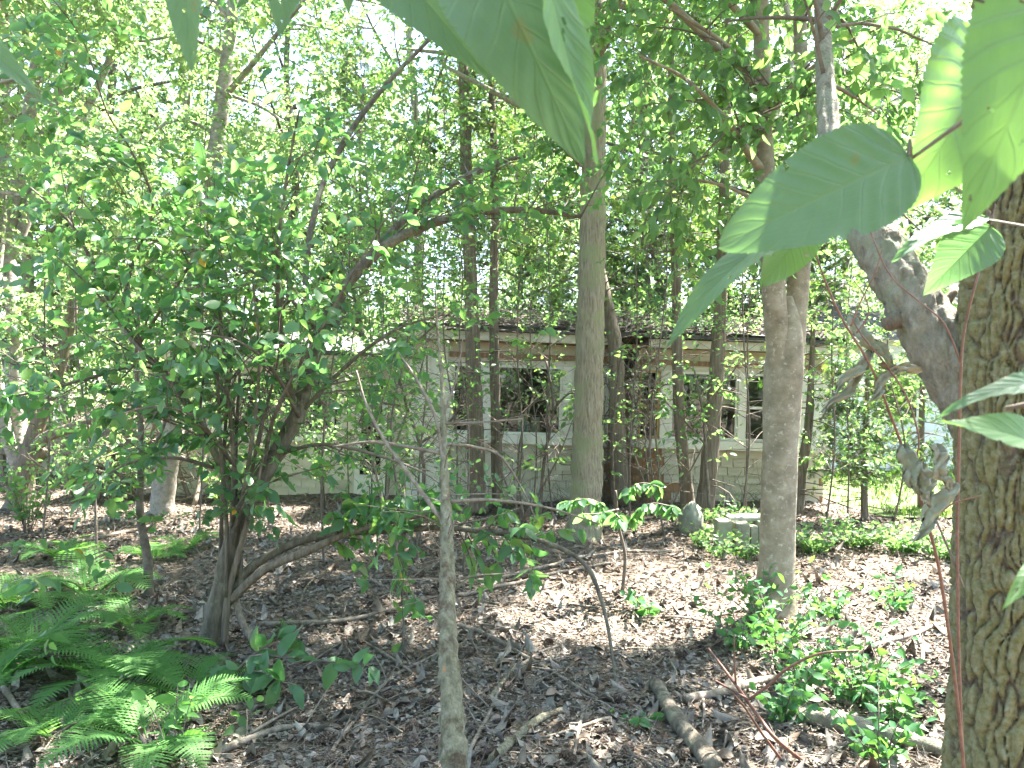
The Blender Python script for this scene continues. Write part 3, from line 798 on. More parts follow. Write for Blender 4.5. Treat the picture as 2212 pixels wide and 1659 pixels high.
GT = 'trees of the wood around the house'
protos = [
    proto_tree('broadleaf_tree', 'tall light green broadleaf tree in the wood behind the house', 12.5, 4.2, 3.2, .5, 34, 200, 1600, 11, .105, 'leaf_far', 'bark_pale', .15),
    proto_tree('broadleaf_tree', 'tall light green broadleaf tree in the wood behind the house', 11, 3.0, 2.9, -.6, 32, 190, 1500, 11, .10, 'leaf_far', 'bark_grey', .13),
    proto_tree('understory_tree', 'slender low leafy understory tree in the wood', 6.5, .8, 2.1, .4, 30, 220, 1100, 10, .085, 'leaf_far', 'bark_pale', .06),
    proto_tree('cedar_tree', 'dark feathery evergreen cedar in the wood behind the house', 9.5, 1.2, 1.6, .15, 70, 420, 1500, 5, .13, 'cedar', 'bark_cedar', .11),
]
SPOTS = [  # prototype, photo x, distance, turn, scale
    (0, 60, 15, 0, 1.0), (1, 250, 17, 1, 1.05), (2, 150, 14.2, 2, 1.0), (2, 330, 15.2, 1, .9), (1, -60, 19, 2, 1.1), (0, 420, 21, 3, 1.1),
    (1, 620, 19, 4, 1.0), (3, 780, 17.5, 1, .95), (0, 900, 21, 2, 1.05), (3, 1110, 17.2, 4, 1.0), (2, 1000, 17.8, 2, 1.1), (1, 1220, 22, 5, 1.1),
    (3, 1400, 17.6, 2, 1.05), (3, 1560, 18.3, 3, .9), (1, 1500, 20.5, 1, 1.0), (0, 1700, 19, 4, 1.0), (2, 1640, 17.2, 3, 1.1), (3, 1735, 17.0, 5, .8),
    (1, 1960, 21, 3, 1.0), (0, 2180, 19, 2, 1.0), (3, 2000, 23.5, 2, .95), (1, 1840, 24, 1, 1.0), (2, 560, 16.8, 4, 1.0), (2, 720, 24, 5, 1.3),
    (0, 2420, 16, 1, 1.0), (1, 2600, 22, 4, 1.1), (0, -260, 15, 5, 1.0), (1, -420, 22, 1, 1.1), (2, 30, 22, 3, 1.4), (2, 480, 27, 2, 1.5), (2, 1320, 27, 3, 1.5), (2, 1060, 28, 1, 1.5),
    (1, 1400, 16.6, 2, .95), (0, 1150, 31, 2, 1.2), (1, 700, 32, 4, 1.2), (0, 260, 30, 1, 1.2), (1, 1750, 33, 3, 1.2), (0, 2150, 31, 5, 1.2),
]
used = set()
def kindlabel(k, X, Y):
    where = ('past the board fence' if X < -5.2 else 'behind the set-back wing of the house' if X < -.6 else 'behind the main roof of the house' if X < 5.2 else 'beyond the sunny lawn')
    return ['tall pale-barked broadleaf tree', 'tall grey-brown broadleaf tree', 'low leafy understory tree', 'dark feathery evergreen cedar'][k] + (' far back, ' if Y > 24 else ' ') + where
def stand(k, X, Y, rz, s, label=None):
    lab = label or kindlabel(k, X, Y)
    loc = (X, Y, float(gz(X, Y)) if Y < 25 else 0)
    if k not in used:
        used.add(k); o = protos[k]; o.location = loc; o.rotation_euler = (0, 0, rz); o.scale = (s, s, s); o['label'] = lab
    else: o = copy_tree(protos[k], loc, rz, s, lab)
    return o
for k, x, Y, rz, s in SPOTS: stand(k, (x - CX) / FPX * Y, Y, rz * 1.1, s * (1.3 if k < 2 and 15.5 < Y < 25 and x < 1750 else 1))
# trees standing beside and behind the camera: they shade the clearing and show in the window panes
for k, X, Y, rz, s in [(0, -6.5, 7.5, 1, .95), (1, -8.5, 11, 2, 1.0), (1, 8.2, 7.0, 3, 1.0), (0, 9.8, 8.6, 5, .95), (0, -4.5, -3, 2, 1.0), (1, 4.8, -4.5, 4, 1.05), (3, 1.2, -7.5, 1, 1.0),
                       (2, -2.2, -5.5, 3, 1.1), (1, -1.0, -10, 5, 1.1), (0, 6.5, -10, 1, 1.1), (2, 3.4, -8, 2, 1.0), (0, -8.5, -9, 3, 1.1)]:
    stand(k, X, Y, rz, s, 'tall tree shading the clearing from beside and behind the near sapling')

# far wood that reads as one mass
def far_wood():
    mb = MB(); n = 26000
    a = rng.random(n) * 2 * np.pi; rr = 50 + 20 * rng.random(n)
    z = 9 * rng.random(n) ** .8
    lump = .5 + .5 * np.sin(a * 23) * np.sin(a * 41 + 2)
    z = z * (.55 + .6 * lump)
    P = np.stack([rr * np.sin(a), rr * np.cos(a) + 6, z], -1)
    D = rng.normal(size=(n, 3)); Nn = rng.normal(0, .6, (n, 3)) + np.array([0, 0, .8])
    place(mb, LEAF_RHOMB, P, D, Nn, .5 + .6 * rng.random(n), rng.random(n))
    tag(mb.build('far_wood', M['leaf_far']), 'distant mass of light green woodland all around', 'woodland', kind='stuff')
far_wood()

# ------------------------------------------------------------------ the trees of the photograph
def explicit(name, label, base, cat='tree', group=None):
    return thing(name, label, cat, base, group)

def upper_crown(t, P, rad, lo, n1, l0, l1, n2, n3, per, ls, mleaf, mbark, bias=None):
    """limbs, twigs and leaves of the high crown along the upper part of a trunk"""
    wd = Wood(); wd.poly(P, np.maximum(rad, .03), lo, 1.)
    a = sprout(wd, n1, l0, l1, 1, .2, .25, .1, .5, .06, bias)
    w2 = Wood(); w2.bezs(*a[:3], a[3], .35, 1.)
    b = sprout(w2, n2, l0 * .25, l1 * .35, 1, .5, .1, .15, .6, .015)
    w3 = Wood(); w3.bezs(*b[:3], b[3], .2, 1.)
    c = sprout(w3, n3, .2, .5, 1, .6, .05, .2, .5, .004)
    mb = MB(); bez_tubes(mb, a[0], a[1], a[2], a[3], a[3] * .3, 7, 6); bez_tubes(mb, b[0], b[1], b[2], b[3], b[3] * .3, 4, 3); bez_tubes(mb, c[0], c[1], c[2], c[3], c[3] * .5, 3, 3)
    mb.build('upper_branches', M[mbark], t)
    Pq, D, Nn, S = leaves_on(*c[:3], per, ls * .75, ls * 1.25, .8, .25)
    mb = MB(); place(mb, LEAF_RHOMB, Pq, D, Nn, S, rng.random(len(Pq))); tag(mb.build('upper_crown', M[mleaf], t), kind='stuff')

# --- large ridged trunk in front of the torn bay
def centre_tree():
    b = ground_at(1262, 8.4)
    t = explicit('maple_tree', 'thick ridged grey-brown trunk standing before the torn-open bay of the house', b)
    wd = Wood()
    P, r = limb(t, 'trunk', [(1258, 1185, 8.4, 112), (1260, 1160, 8.4, 84), (1264, 1110, 8.4, 71), (1268, 1000, 8.4, 66), (1271, 880, 8.4, 62), (1275, 700, 8.45, 58), (1280, 480, 8.5, 54), (1284, 250, 8.5, 50), (1284, 0, 8.5, 44), (1276, -350, 8.4, 36), (1262, -800, 8.3, 24), (1240, -1200, 8.2, 8)],
                'bark_maple', 22, 9, wd, .58, rough=.22, freq=30)
    for px in ([(1284, 60, 8.5, 17), (1210, 20, 8.2, 15), (1110, -30, 7.9, 12), (980, -120, 7.6, 7)], [(1284, 20, 8.5, 20), (1340, 10, 8.3, 19), (1420, 40, 8.0, 14), (1500, 60, 7.8, 9)],
               [(1280, -260, 8.4, 22), (1400, -420, 8.0, 15), (1560, -560, 7.4, 7)], [(1280, -200, 8.4, 22), (1130, -400, 8.2, 15), (900, -560, 7.8, 7)],
               [(1276, -380, 8.4, 20), (1300, -560, 7.4, 14), (1340, -700, 6.0, 6)], [(1276, -330, 8.4, 20), (1180, -520, 7.2, 14), (1050, -760, 5.6, 6)],
               [(1278, -250, 8.4, 24), (1330, -320, 9.8, 18), (1420, -330, 11.6, 7)], [(1278, -300, 8.4, 24), (1150, -330, 10.0, 18), (950, -300, 12.0, 7)], [(1278, -280, 8.4, 24), (1460, -320, 9.2, 18), (1700, -330, 10.2, 7)], [(1268, -600, 8.3, 20), (1350, -700, 9.4, 14), (1450, -720, 10.8, 6)], [(1268, -560, 8.3, 20), (1000, -640, 8.6, 14), (760, -640, 9.0, 6)]):
        limb(t, 'limb', px, 'bark_maple', 8, 6, wd, .15)
    a = sprout(wd, 130, .6, 1.7, 1, .5, .2, .15, .5, .02)
    w2 = Wood(); w2.bezs(*a[:3], a[3], .45, 1.)
    b2 = sprout(w2, 1900, .2, .5, 1, .6, .05, .2, .5, .005)
    twigs(t, 'bark_maple', [(*a, 4), (*b2, 3)], 'branches')
    foliage(t, [leaves_on(*b2[:3], 9, .07, .12)], 'leaf_beech', 300)
    upper_crown(t, P, r, .60, 20, 2.2, 4.2, 48, 820, 11, .105, 'leaf_beech', 'bark_maple')
    return t
centre_tree()

# --- smooth grey beech with a fork
def beech():
    b = ground_at(1682, 5.65)
    t = explicit('beech_tree', 'smooth pale grey forked tree with weeds round its foot', b)
    wd = Wood()
    limb(t, 'trunk', [(1668, 1350, 5.65, 138), (1672, 1300, 5.65, 96), (1676, 1230, 5.65, 77), (1681, 1080, 5.65, 74), (1687, 950, 5.65, 75), (1692, 850, 5.65, 78), (1697, 770, 5.65, 76), (1700, 700, 5.65, 56), (1702, 640, 5.65, 20)], 'bark_beech', 26, 10, None, rough=.10, freq=9, lump=.05)
    Pb, rb = limb(t, 'limb', [(1688, 850, 5.64, 46), (1680, 740, 5.62, 50), (1672, 640, 5.60, 50), (1666, 540, 5.6, 50), (1656, 430, 5.6, 47), (1648, 330, 5.6, 43), (1646, 200, 5.6, 38), (1645, 50, 5.6, 33), (1640, -300, 5.5, 28), (1620, -800, 5.4, 8)], 'bark_beech', 14, 8, wd, .45, rough=.08)
    limb(t, 'limb', [(1702, 850, 5.66, 44), (1714, 740, 5.68, 46), (1722, 640, 5.70, 46), (1728, 560, 5.7, 44), (1736, 460, 5.72, 40), (1740, 350, 5.75, 36), (1735, 200, 5.8, 34), (1728, 60, 5.9, 28), (1730, -250, 6.0, 18), (1740, -700, 6.2, 6)], 'bark_beech', 14, 8, wd, .45, rough=.08)
    for px in ([(1655, 380, 5.6, 20), (1610, 320, 5.4, 18), (1570, 260, 5.1, 12), (1480, 170, 4.7, 8), (1380, 120, 4.4, 5)],
               [(1648, 300, 5.6, 14), (1700, 200, 5.2, 11), (1800, 110, 4.8, 8), (1900, 60, 4.5, 5)],
               [(1646, 180, 5.6, 14), (1560, 90, 5.2, 10), (1450, 20, 4.9, 6)],
               [(1735, 230, 5.8, 13), (1830, 190, 5.6, 10), (1950, 190, 5.2, 7), (2060, 250, 4.9, 4)],
               [(1735, 330, 5.8, 12), (1800, 380, 5.5, 9), (1900, 420, 5.2, 6), (1990, 500, 5.0, 4)],
               [(1640, -120, 5.5, 20), (1500, -260, 5.0, 12), (1350, -330, 4.4, 5)], [(1640, -200, 5.5, 20), (1760, -360, 4.9, 12), (1900, -420, 4.2, 5)],
               [(1732, -120, 6.0, 16), (1850, -260, 6.0, 10), (2000, -320, 6.0, 5)],
               [(1662, 450, 5.6, 9), (1560, 400, 5.4, 7), (1450, 390, 5.2, 5), (1380, 420, 5.0, 3)],
               [(1640, -420, 5.5, 20), (1640, -640, 4.6, 12), (1640, -900, 3.4, 5)], [(1640, -420, 5.5, 20), (1480, -640, 4.9, 12), (1240, -900, 4.0, 5)]):
        limb(t, 'limb', px, 'bark_beech', 7, 6, wd, .12, w=1.3)
    a = sprout(wd, 120, .3, .9, 1, .6, .1, .2, .5, .012)
    w2 = Wood(); w2.bezs(*a[:3], a[3], .3, 1.)
    b2 = sprout(w2, 800, .18, .42, 1, .6, -.05, .3, .5, .004)
    twigs(t, 'twig', [(*a, 4), (*b2, 3)], 'branches')
    foliage(t, [leaves_on(*b2[:3], 8, .055, .105, .5, .5)], 'leaf_beech', 300)
    upper_crown(t, Pb, rb, .66, 14, 1.6, 3.0, 45, 520, 10, .10, 'leaf_beech', 'bark_beech')
beech()

# --- near furrowed trunk on the right with its leaning pale limb
def near_trunk():
    Yt = 2.55
    b = ground_at(2188, Yt)
    t = explicit('oak_tree', 'thick deeply furrowed trunk crusted with yellow-green lichen', b)
    nz, k = 600, 230
    z = np.concatenate([np.linspace(-.15, 3.3, nz - 60), np.linspace(3.32, 8.5, 60)])
    f = np.interp(z, [-.15, 0, .25, .6, 1.2, 2.2, 3.3, 6, 8.5], [.30, .25, .205, .188, .180, .172, .165, .13, .04])
    cx = b[0] + np.interp(z, [0, 1, 2, 3, 5, 8.5], [0, .008, .03, .075, .25, .7])
    cyy = Yt + np.interp(z, [0, 3, 8.5], [0, .02, .5])
    th = np.arange(k) / k * 2 * np.pi
    V = np.zeros((nz, k, 3)); A = np.zeros((nz, k))
    for i in range(nz):
        for j in range(k):
            c, s = math.cos(th[j]), math.sin(th[j])
            p = (c * .21, s * .21, z[i])
            wx = mnoise.noise((p[0] * 7, p[1] * 7, z[i] * 5)) * .05 + mnoise.noise((p[0] * 30, p[1] * 30, z[i] * 20)) * .012
            dd = mnoise.voronoi(((p[0] + wx) * 21, (p[1] - wx) * 21, (z[i] + wx) * 4.6))[0]
            edge = min(1., (dd[1] - dd[0]) * 4.2)           # 0 in a crack, 1 on a plate
            n1 = mnoise.noise(((p[0] + wx) * 20, (p[1] + wx) * 20, z[i] * 1.8))
            n2 = mnoise.noise((p[0] * 60, p[1] * 60, z[i] * 45)) + .7 * mnoise.noise((p[0] * 140, p[1] * 140, z[i] * 110))
            h = edge ** .6 * (.55 + .45 * min(1., abs(n1) * 4))
            r = f[i] + (-.028 + .030 * h + .0065 * n2) * min(1, f[i] / .2)
            if z[i] < .5: r *= 1 + .10 * math.sin(th[j] * 5 + 1) * (1 - z[i] / .5)
            V[i, j] = (cx[i] + r * c, cyy[i] + r * s, z[i]); A[i, j] = .25 + .6 * h
    i = np.arange(nz - 1)[:, None] * k; j = np.arange(k)[None]
    q = np.stack([i + j, i + (j + 1) % k, i + k + (j + 1) % k, i + k + j], -1).reshape(-1, 4)
    mb = MB(); mb.add(V.reshape(-1, 3), quads=q, var=A.ravel()); mb.build('trunk', M['bark_oak'], t)
    wd = Wood()
    # leaning limb that leaves the trunk and rises to the left
    s = spline(np.array([(2185, 980, 2.62, 150), (2120, 880, 2.66, 150), (2030, 745, 2.72, 132), (1958, 630, 2.8, 112), (1890, 520, 2.9, 98), (1835, 420, 3.05, 80), (1800, 330, 3.25, 56), (1785, 200, 3.5, 42), (1778, 60, 3.8, 34), (1775, -200, 4.2, 26), (1780, -600, 4.8, 8)], float), 12)
    P = np.array([W(a, bb, c) for a, bb, c, _ in s]); rad = s[:, 3] / FPX * s[:, 2] / 2 * .97
    mb = MB(); tube(mb, P, rad, 64, rough=.20, freq=48, lump=.015); mb.build('limb', M['bark_limb'], t)
    wd.poly(P, rad, .72, 1.)
    # stubs of broken boughs on the limb
    for px in ([(1985, 700, 2.76, 44), (1945, 690, 2.74, 36), (1915, 700, 2.72, 30)], [(2045, 650, 2.78, 22), (2062, 628, 2.78, 14)]):
        limb(t, 'stub', px, 'bark_cedar', 9, 4, rough=.3, freq=40)
    zz = V.mean(axis=1)
    for (zi, dx, dy, dz, r0) in ((3.4, -1.4, -1.6, 1.2, .05), (3.9, -1.0, 1.5, 1.1, .05), (4.3, 1.4, -.8, 1.0, .05), (5.0, -1.6, -.4, 1.3, .045), (5.6, .4, 1.6, 1.0, .04), (6.2, .2, -1.5, 1.0, .04)):
        c = np.array([np.interp(zi, z, cx), np.interp(zi, z, cyy), zi])
        Pl = spline([c, c + np.array([dx, dy, dz]) * .4 + np.array([0, 0, .1]), c + np.array([dx, dy, dz]), c + np.array([dx, dy, dz]) * 1.5 - np.array([0, 0, .3])], 6)
        mb = MB(); rd = np.linspace(r0, .008, len(Pl)); tube(mb, Pl, rd, 8); mb.build('limb', M['bark_oak'], t); wd.poly(Pl, rd, .2, 1.)
    a = sprout(wd, 120, .4, 1.0, 1, .6, .2, .15, .5, .014)
    w2 = Wood(); w2.bezs(*a[:3], a[3], .15, 1.)
    b2 = sprout(w2, 420, .2, .45, 1, .6, 0, .25, .5, .004)
    twigs(t, 'twig', [(*a, 4), (*b2, 3)], 'branches')
    foliage(t, [leaves_on(*b2[:3], 8, .07, .12, .6, .4)], 'leaf_beech', 120)
near_trunk()

# --- many-stemmed leafy shrub tree on the left
def left_tree():
    b = ground_at(455, 4.83)
    t = explicit('cherry_tree', 'leafy many-stemmed small tree rising from the ferns', b)
    wd = Wood()
    L = lambda px, m='bark_grey', k=10, lo=.12, w=1., ro=.15: limb(t, 'limb', [(q[0], q[1], q[2], q[3] * .78) for q in px], m, k, 6, wd, lo, rough=ro, freq=24, w=w)
    limb(t, 'trunk', [(448, 1420, 4.83, 66), (455, 1390, 4.83, 54), (470, 1320, 4.83, 50), (488, 1240, 4.83, 47), (508, 1160, 4.85, 42), (535, 1085, 4.87, 38), (585, 1000, 4.9, 35), (640, 900, 4.95, 33), (668, 800, 5.0, 31), (700, 700, 5.05, 29)], 'bark_grey', 16, 8, wd, .55, rough=.2, freq=26)
    L([(700, 700, 5.05, 36), (760, 600, 5.1, 32), (850, 520, 5.2, 28), (960, 474, 5.4, 25), (1060, 456, 5.6, 21), (1160, 455, 5.8, 17), (1255, 468, 5.9, 12)])
    L([(690, 730, 5.05, 30), (735, 640, 5.2, 26), (810, 540, 5.4, 22), (900, 450, 5.6, 20), (1000, 385, 5.8, 18), (1080, 350, 6.0, 13), (1135, 338, 6.1, 8)])
    L([(680, 780, 5.0, 20), (660, 600, 5.3, 18), (690, 420, 5.7, 17), (760, 280, 6.0, 16), (850, 165, 6.2, 13), (940, 70, 6.4, 10), (1010, -40, 6.6, 6)])
    L([(640, 900, 4.95, 16), (610, 740, 4.7, 14), (600, 560, 4.5, 11), (620, 380, 4.4, 8), (650, 220, 4.3, 5)], w=1.5)
    L([(520, 1110, 4.86, 24), (470, 990, 4.8, 22), (410, 880, 4.8, 22), (350, 800, 4.8, 22), (290, 735, 4.9, 20), (255, 690, 5.0, 15), (200, 570, 5.0, 11), (150, 480, 5.0, 9), (60, 400, 5.0, 5)], w=2.4)
    L([(350, 800, 4.8, 12), (290, 790, 4.6, 10), (200, 815, 4.4, 9), (110, 838, 4.2, 8), (0, 862, 4.0, 5), (-80, 870, 3.8, 4)], 'twig', w=2.8)
    L([(300, 745, 4.9, 10), (360, 650, 4.8, 9), (420, 560, 4.7, 8), (480, 500, 4.6, 5)], 'twig', w=1.4)
    L([(255, 690, 5.0, 10), (290, 560, 4.9, 9), (330, 440, 4.8, 7), (280, 320, 4.6, 6), (230, 240, 4.4, 5), (180, 90, 4.2, 4), (100, -20, 4.0, 3)], 'twig', w=3.5)
    L([(500, 1180, 4.85, 15), (505, 1000, 4.7, 13), (490, 830, 4.6, 10), (470, 640, 4.5, 7), (440, 480, 4.4, 4)], w=1.6)
    L([(495, 1220, 4.85, 14), (540, 980, 4.6, 11), (560, 780, 4.5, 8), (545, 600, 4.4, 5)], w=1.7)
    L([(560, 1050, 4.9, 13), (600, 880, 4.6, 10), (700, 700, 4.4, 8), (780, 560, 4.3, 5), (860, 430, 4.3, 4)], w=1.7)
    L([(650, 890, 4.95, 14), (760, 780, 4.9, 11), (860, 710, 4.9, 8), (960, 680, 4.9, 5)], w=1.8)
    L([(600, 980, 4.9, 13), (700, 960, 4.8, 10), (820, 985, 4.6, 8), (930, 1030, 4.5, 5), (1000, 1100, 4.4, 3)], 'twig', w=1.6)
    L([(460, 1010, 4.8, 11), (380, 990, 4.6, 9), (280, 1000, 4.5, 7), (180, 1060, 4.4, 4)], 'twig', w=1.2)
    L([(500, 1000, 4.8, 10), (420, 900, 4.4, 8), (330, 880, 4.1, 6), (240, 900, 3.9, 4)], 'twig', w=1.5)
    L([(645, 900, 4.9, 11), (590, 800, 4.5, 9), (520, 740, 4.2, 7), (430, 720, 4.0, 4)], 'twig', w=1.5)
    L([(690, 720, 5.0, 12), (600, 620, 4.9, 9), (480, 560, 4.8, 7), (340, 520, 4.7, 5), (210, 520, 4.6, 3), (60, 560, 4.5, 2)], 'twig', w=2.6)
    # low boughs sweeping right
    P, r = limb(t, 'limb', [(488, 1290, 4.83, 22), (545, 1225, 4.82, 20), (640, 1172, 4.8, 18), (740, 1150, 4.75, 17), (850, 1146, 4.7, 15), (960, 1140, 4.65, 13), (1080, 1152, 4.6, 12), (1180, 1172, 4.5, 11), (1262, 1218, 4.42, 10), (1300, 1300, 4.35, 9), (1322, 1410, 4.28, 7), (1332, 1510, 4.22, 5)], 'bark_grey', 9, 8, None, rough=.12)
    wlow = Wood(); wlow.poly(P, r, .25, .62)
    P, r = limb(t, 'limb', [(495, 1300, 4.8, 20), (570, 1232, 4.7, 19), (660, 1192, 4.65, 17), (760, 1150, 4.6, 13), (880, 1120, 4.5, 9), (1000, 1100, 4.4, 5)], 'bark_cedar', 9, 7, None, rough=.12)
    wlow.poly(P, r, .35, 1.)
    P, r = limb(t, 'limb', [(505, 1280, 4.84, 16), (522, 1340, 4.75, 15), (552, 1390, 4.68, 13), (590, 1412, 4.62, 9)], 'bark_cedar', 8, 6, None)
    # bare brown split stems against the trunk
    limb(t, 'dead_stem', [(485, 1395, 4.76, 18), (492, 1290, 4.77, 15), (520, 1180, 4.76, 13), (548, 1080, 4.75, 10), (570, 980, 4.75, 5)], 'bark_cedar', 8, 6)
    for x0, x1, dd in ((470, 500, .1), (482, 470, -.1), (500, 520, .05), (515, 600, -.05)):
        limb(t, 'stem', [(x0 + 5, 1290, 4.85 + dd, 11), (x0 + 8, 1150, 4.85 + dd, 10), ((x0 + x1) / 2, 950, 4.8 + dd, 8), (x1, 780, 4.75 + dd, 5), (x1 + 10, 640, 4.7 + dd, 3)], 'bark_grey', 6, 5, wd, .3, w=1.2)
    a = sprout(wd, 240, .25, .8, 1, .6, .4, .1, .5, .008)
    w2 = Wood(); w2.bezs(*a[:3], a[3], .15, 1.); w2.w = [x * 1.4 for x in w2.w]
    for i in range(len(wd.P)): w2.P.append(wd.P[i]); w2.T.append(wd.T[i]); w2.R.append(wd.R[i]); w2.w.append(wd.w[i] * .8)
    c = sprout(w2, 1150, .12, .36, 1, .55, .1, .2, .5, .003)
    al = sprout(wlow, 34, .2, .45, 1, .5, .15, .25, .5, .006)
    twigs(t, 'twig', [(*a, 4), (*c, 3), (*al, 3)], 'twigs')
    LA = leaves_on(*c[:3], 6, .045, .105, .45, .40); LB = leaves_on(*al[:3], 9, .07, .12, .4, .6)
    pxa = CX + LA[0][:, 0] / LA[0][:, 1] * FPX; pya = HY - (LA[0][:, 2] - CAMZ) / LA[0][:, 1] * FPX
    core = np.exp(-((pxa - 560) / 230) ** 2 - ((pya - 820) / 260) ** 2)
    kp = np.random.default_rng(3).random(len(pxa)) > .12 + .50 * core
    foliage(t, [tuple(v[kp] for v in LA), LB], 'leaf_mid', 300)
    # a few turned leaves
    P, D, Nn, S = leaves_on(*[v[:12] for v in c[:3]], 1, .06, .085)
    mb = MB(); mb.add(LEAF_OV[0][0], tris=LEAF_OV[0][1], var=0.); me = mb.mesh('yellow_leaf', M['yellow_leaf'])
    X, Y, Z = orient(D, Nn)
    for j in range(12):
        A = Matrix(((*(X[j] * S[j]), 0), (*(Y[j] * S[j]), 0), (*(Z[j] * S[j]), 0), (0, 0, 0, 1))).transposed(); A.translation = Vector(P[j])
        o = put(me, 'yellow_leaf', t, A)
    # hanging leafy vine strand under the low bough
    P, r = limb(t, 'vine', [(868, 1146, 4.7, 5), (872, 1200, 4.68, 5), (868, 1290, 4.66, 4), (872, 1350, 4.64, 4), (866, 1412, 4.62, 3)], 'twig', 5, 6)
    wv = Wood(); wv.poly(P, r)
    Pv, Tv, _ = wv.pick(30); D = nrm(rng.normal(0, .8, (30, 3)) - np.array([0, 0, .9])); 
    foliage(t, [(Pv, D, nrm(rng.normal(0, .4, (30, 3)) + np.array([0, -1, .3])), .05 + .05 * rng.random(30))], 'leaf_beech', 30)
left_tree()

# --- slender dark sapling among the ferns
def sapling(name, label, base, px, mname, ntw, per, ls, leafm, parts=40, tl=(.15, .45), cat='sapling', twm='twig', up=.1):
    t = thing(name, label, cat, base)
    wd = Wood()
    for i, row in enumerate(px): limb(t, 'trunk' if i == 0 else 'limb', row, mname, 10 if i == 0 else 6, 6, wd, .25, rough=.12, freq=20)
    if ntw:
        c = sprout(wd, ntw, tl[0], tl[1], 1, .5, up, .2, .5, .005)
        twigs(t, twm, [(*c, 3)], 'twigs')
        if per: foliage(t, [leaves_on(*c[:3], per, ls * .75, ls * 1.25, .5, .35)], leafm, parts)
    return t
sapling('sapling', 'slender dark bare-stemmed sapling beside the ferns', ground_at(322, 6.0),
        [[(322, 1295, 6.0, 21), (318, 1200, 6.0, 18), (302, 1100, 6.0, 16), (306, 960, 6.0, 13), (296, 800, 6.0, 10), (300, 640, 6.0, 6)], [(304, 1020, 6.0, 9), (360, 900, 5.9, 7), (370, 760, 5.8, 5)], [(302, 1080, 6.0, 9), (250, 1020, 5.8, 7), (180, 1000, 5.6, 4)]],
        'twig', 46, 6, .09, 'leaf_mid', 160)
# pale trunk left of the house
def pale_trees():
    t = explicit('pale_tree', 'tall pale-barked trunk with whorls of dead side branches left of the house', ground_at(345, 10.0))
    wd = Wood()
    Pp, rp = limb(t, 'trunk', [(340, 1128, 10.0, 66), (348, 1100, 10.0, 50), (362, 1000, 10.0, 47), (385, 850, 10.0, 44), (412, 680, 10.0, 40), (445, 470, 10.0, 36), (475, 260, 10.0, 32), (500, 40, 10.0, 26), (525, -250, 10.0, 20), (540, -700, 10.0, 6)], 'bark_pale', 14, 9, wd, .3, rough=.15, freq=18)
    for px in ([(470, 290, 10, 9), (380, 260, 9.7, 7), (260, 330, 9.4, 4)], [(480, 200, 10, 9), (580, 240, 9.7, 7), (680, 330, 9.4, 4)], [(455, 400, 10, 8), (360, 420, 9.6, 6), (280, 400, 9.3, 4)], [(490, 120, 10, 9), (400, 80, 9.7, 7), (300, 90, 9.4, 4)], [(430, 560, 10, 8), (350, 520, 9.8, 6), (260, 560, 9.5, 4)], [(402, 740, 10, 8), (330, 720, 9.8, 6), (250, 735, 9.6, 3)]):
        limb(t, 'limb', px, 'bark_pale', 6, 5, wd, .1)
    a = sprout(wd, 70, .4, 1.1, 1, .3, .15, .15, .5, .012)
    w2 = Wood(); w2.bezs(*a[:3], a[3], .2, 1.); c = sprout(w2, 800, .2, .45, 1, .6, 0, .2, .5, .004)
    twigs(t, 'bark_pale', [(*a, 4), (*c, 3)], 'twigs')
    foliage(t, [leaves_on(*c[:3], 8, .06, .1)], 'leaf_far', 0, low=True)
    upper_crown(t, Pp, rp, .66, 20, 1.8, 3.4, 70, 800, 10, .10, 'leaf_far', 'bark_pale')
    # multi-stemmed tree at far left, red-barked foot
    t = explicit('multi_stem_tree', 'tall tree of several pale stems with a peeling red-brown foot', ground_at(42, 10.4))
    wd = Wood()
    limb(t, 'trunk', [(32, 1120, 10.4, 62), (40, 1085, 10.4, 48), (52, 1020, 10.4, 50), (72, 965, 10.4, 56)], 'bark_cedar', 14, 6, rough=.25, freq=16)
    for px, m in (([(66, 975, 10.4, 30), (100, 945, 10.3, 26), (150, 925, 10.2, 22), (200, 908, 10.0, 14), (290, 880, 9.8, 8)], 'bark_cedar'),
                  ([(62, 980, 10.4, 36), (95, 880, 10.4, 32), (125, 800, 10.4, 28), (150, 700, 10.4, 24), (160, 640, 10.4, 16)], 'bark_cedar'),
                  ([(50, 1010, 10.4, 34), (40, 900, 10.5, 30), (30, 700, 10.6, 28), (20, 520, 10.7, 27), (50, 330, 10.7, 26), (80, 130, 10.7, 24), (115, -60, 10.7, 20), (150, -500, 10.7, 8)], 'bark_pale'),
                  ([(45, 1020, 10.4, 30), (5, 900, 10.3, 26), (-15, 700, 10.2, 22), (0, 500, 10.2, 20), (12, 250, 10.2, 16), (10, -100, 10.2, 10)], 'bark_pale'),
                  ([(24, 560, 10.7, 24), (70, 430, 10.8, 24), (105, 280, 10.9, 24), (150, 130, 11, 22), (200, -60, 11, 16), (280, -500, 11, 6)], 'bark_pale'),
                  ([(62, 440, 10.8, 20), (130, 330, 10.9, 18), (200, 210, 11, 16), (270, 40, 11, 13), (320, -150, 11, 8)], 'bark_pale')):
        limb(t, 'limb', px, m, 10, 7, wd, .45, rough=.12)
    a = sprout(wd, 80, .4, 1.2, 1, .5, .15, .15, .5, .012)
    w2 = Wood(); w2.bezs(*a[:3], a[3], .2, 1.); c = sprout(w2, 900, .2, .5, 1, .6, 0, .2, .5, .004)
    twigs(t, 'bark_pale', [(*a, 4), (*c, 3)], 'twigs')
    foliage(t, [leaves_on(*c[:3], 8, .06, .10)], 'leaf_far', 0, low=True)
pale_trees()

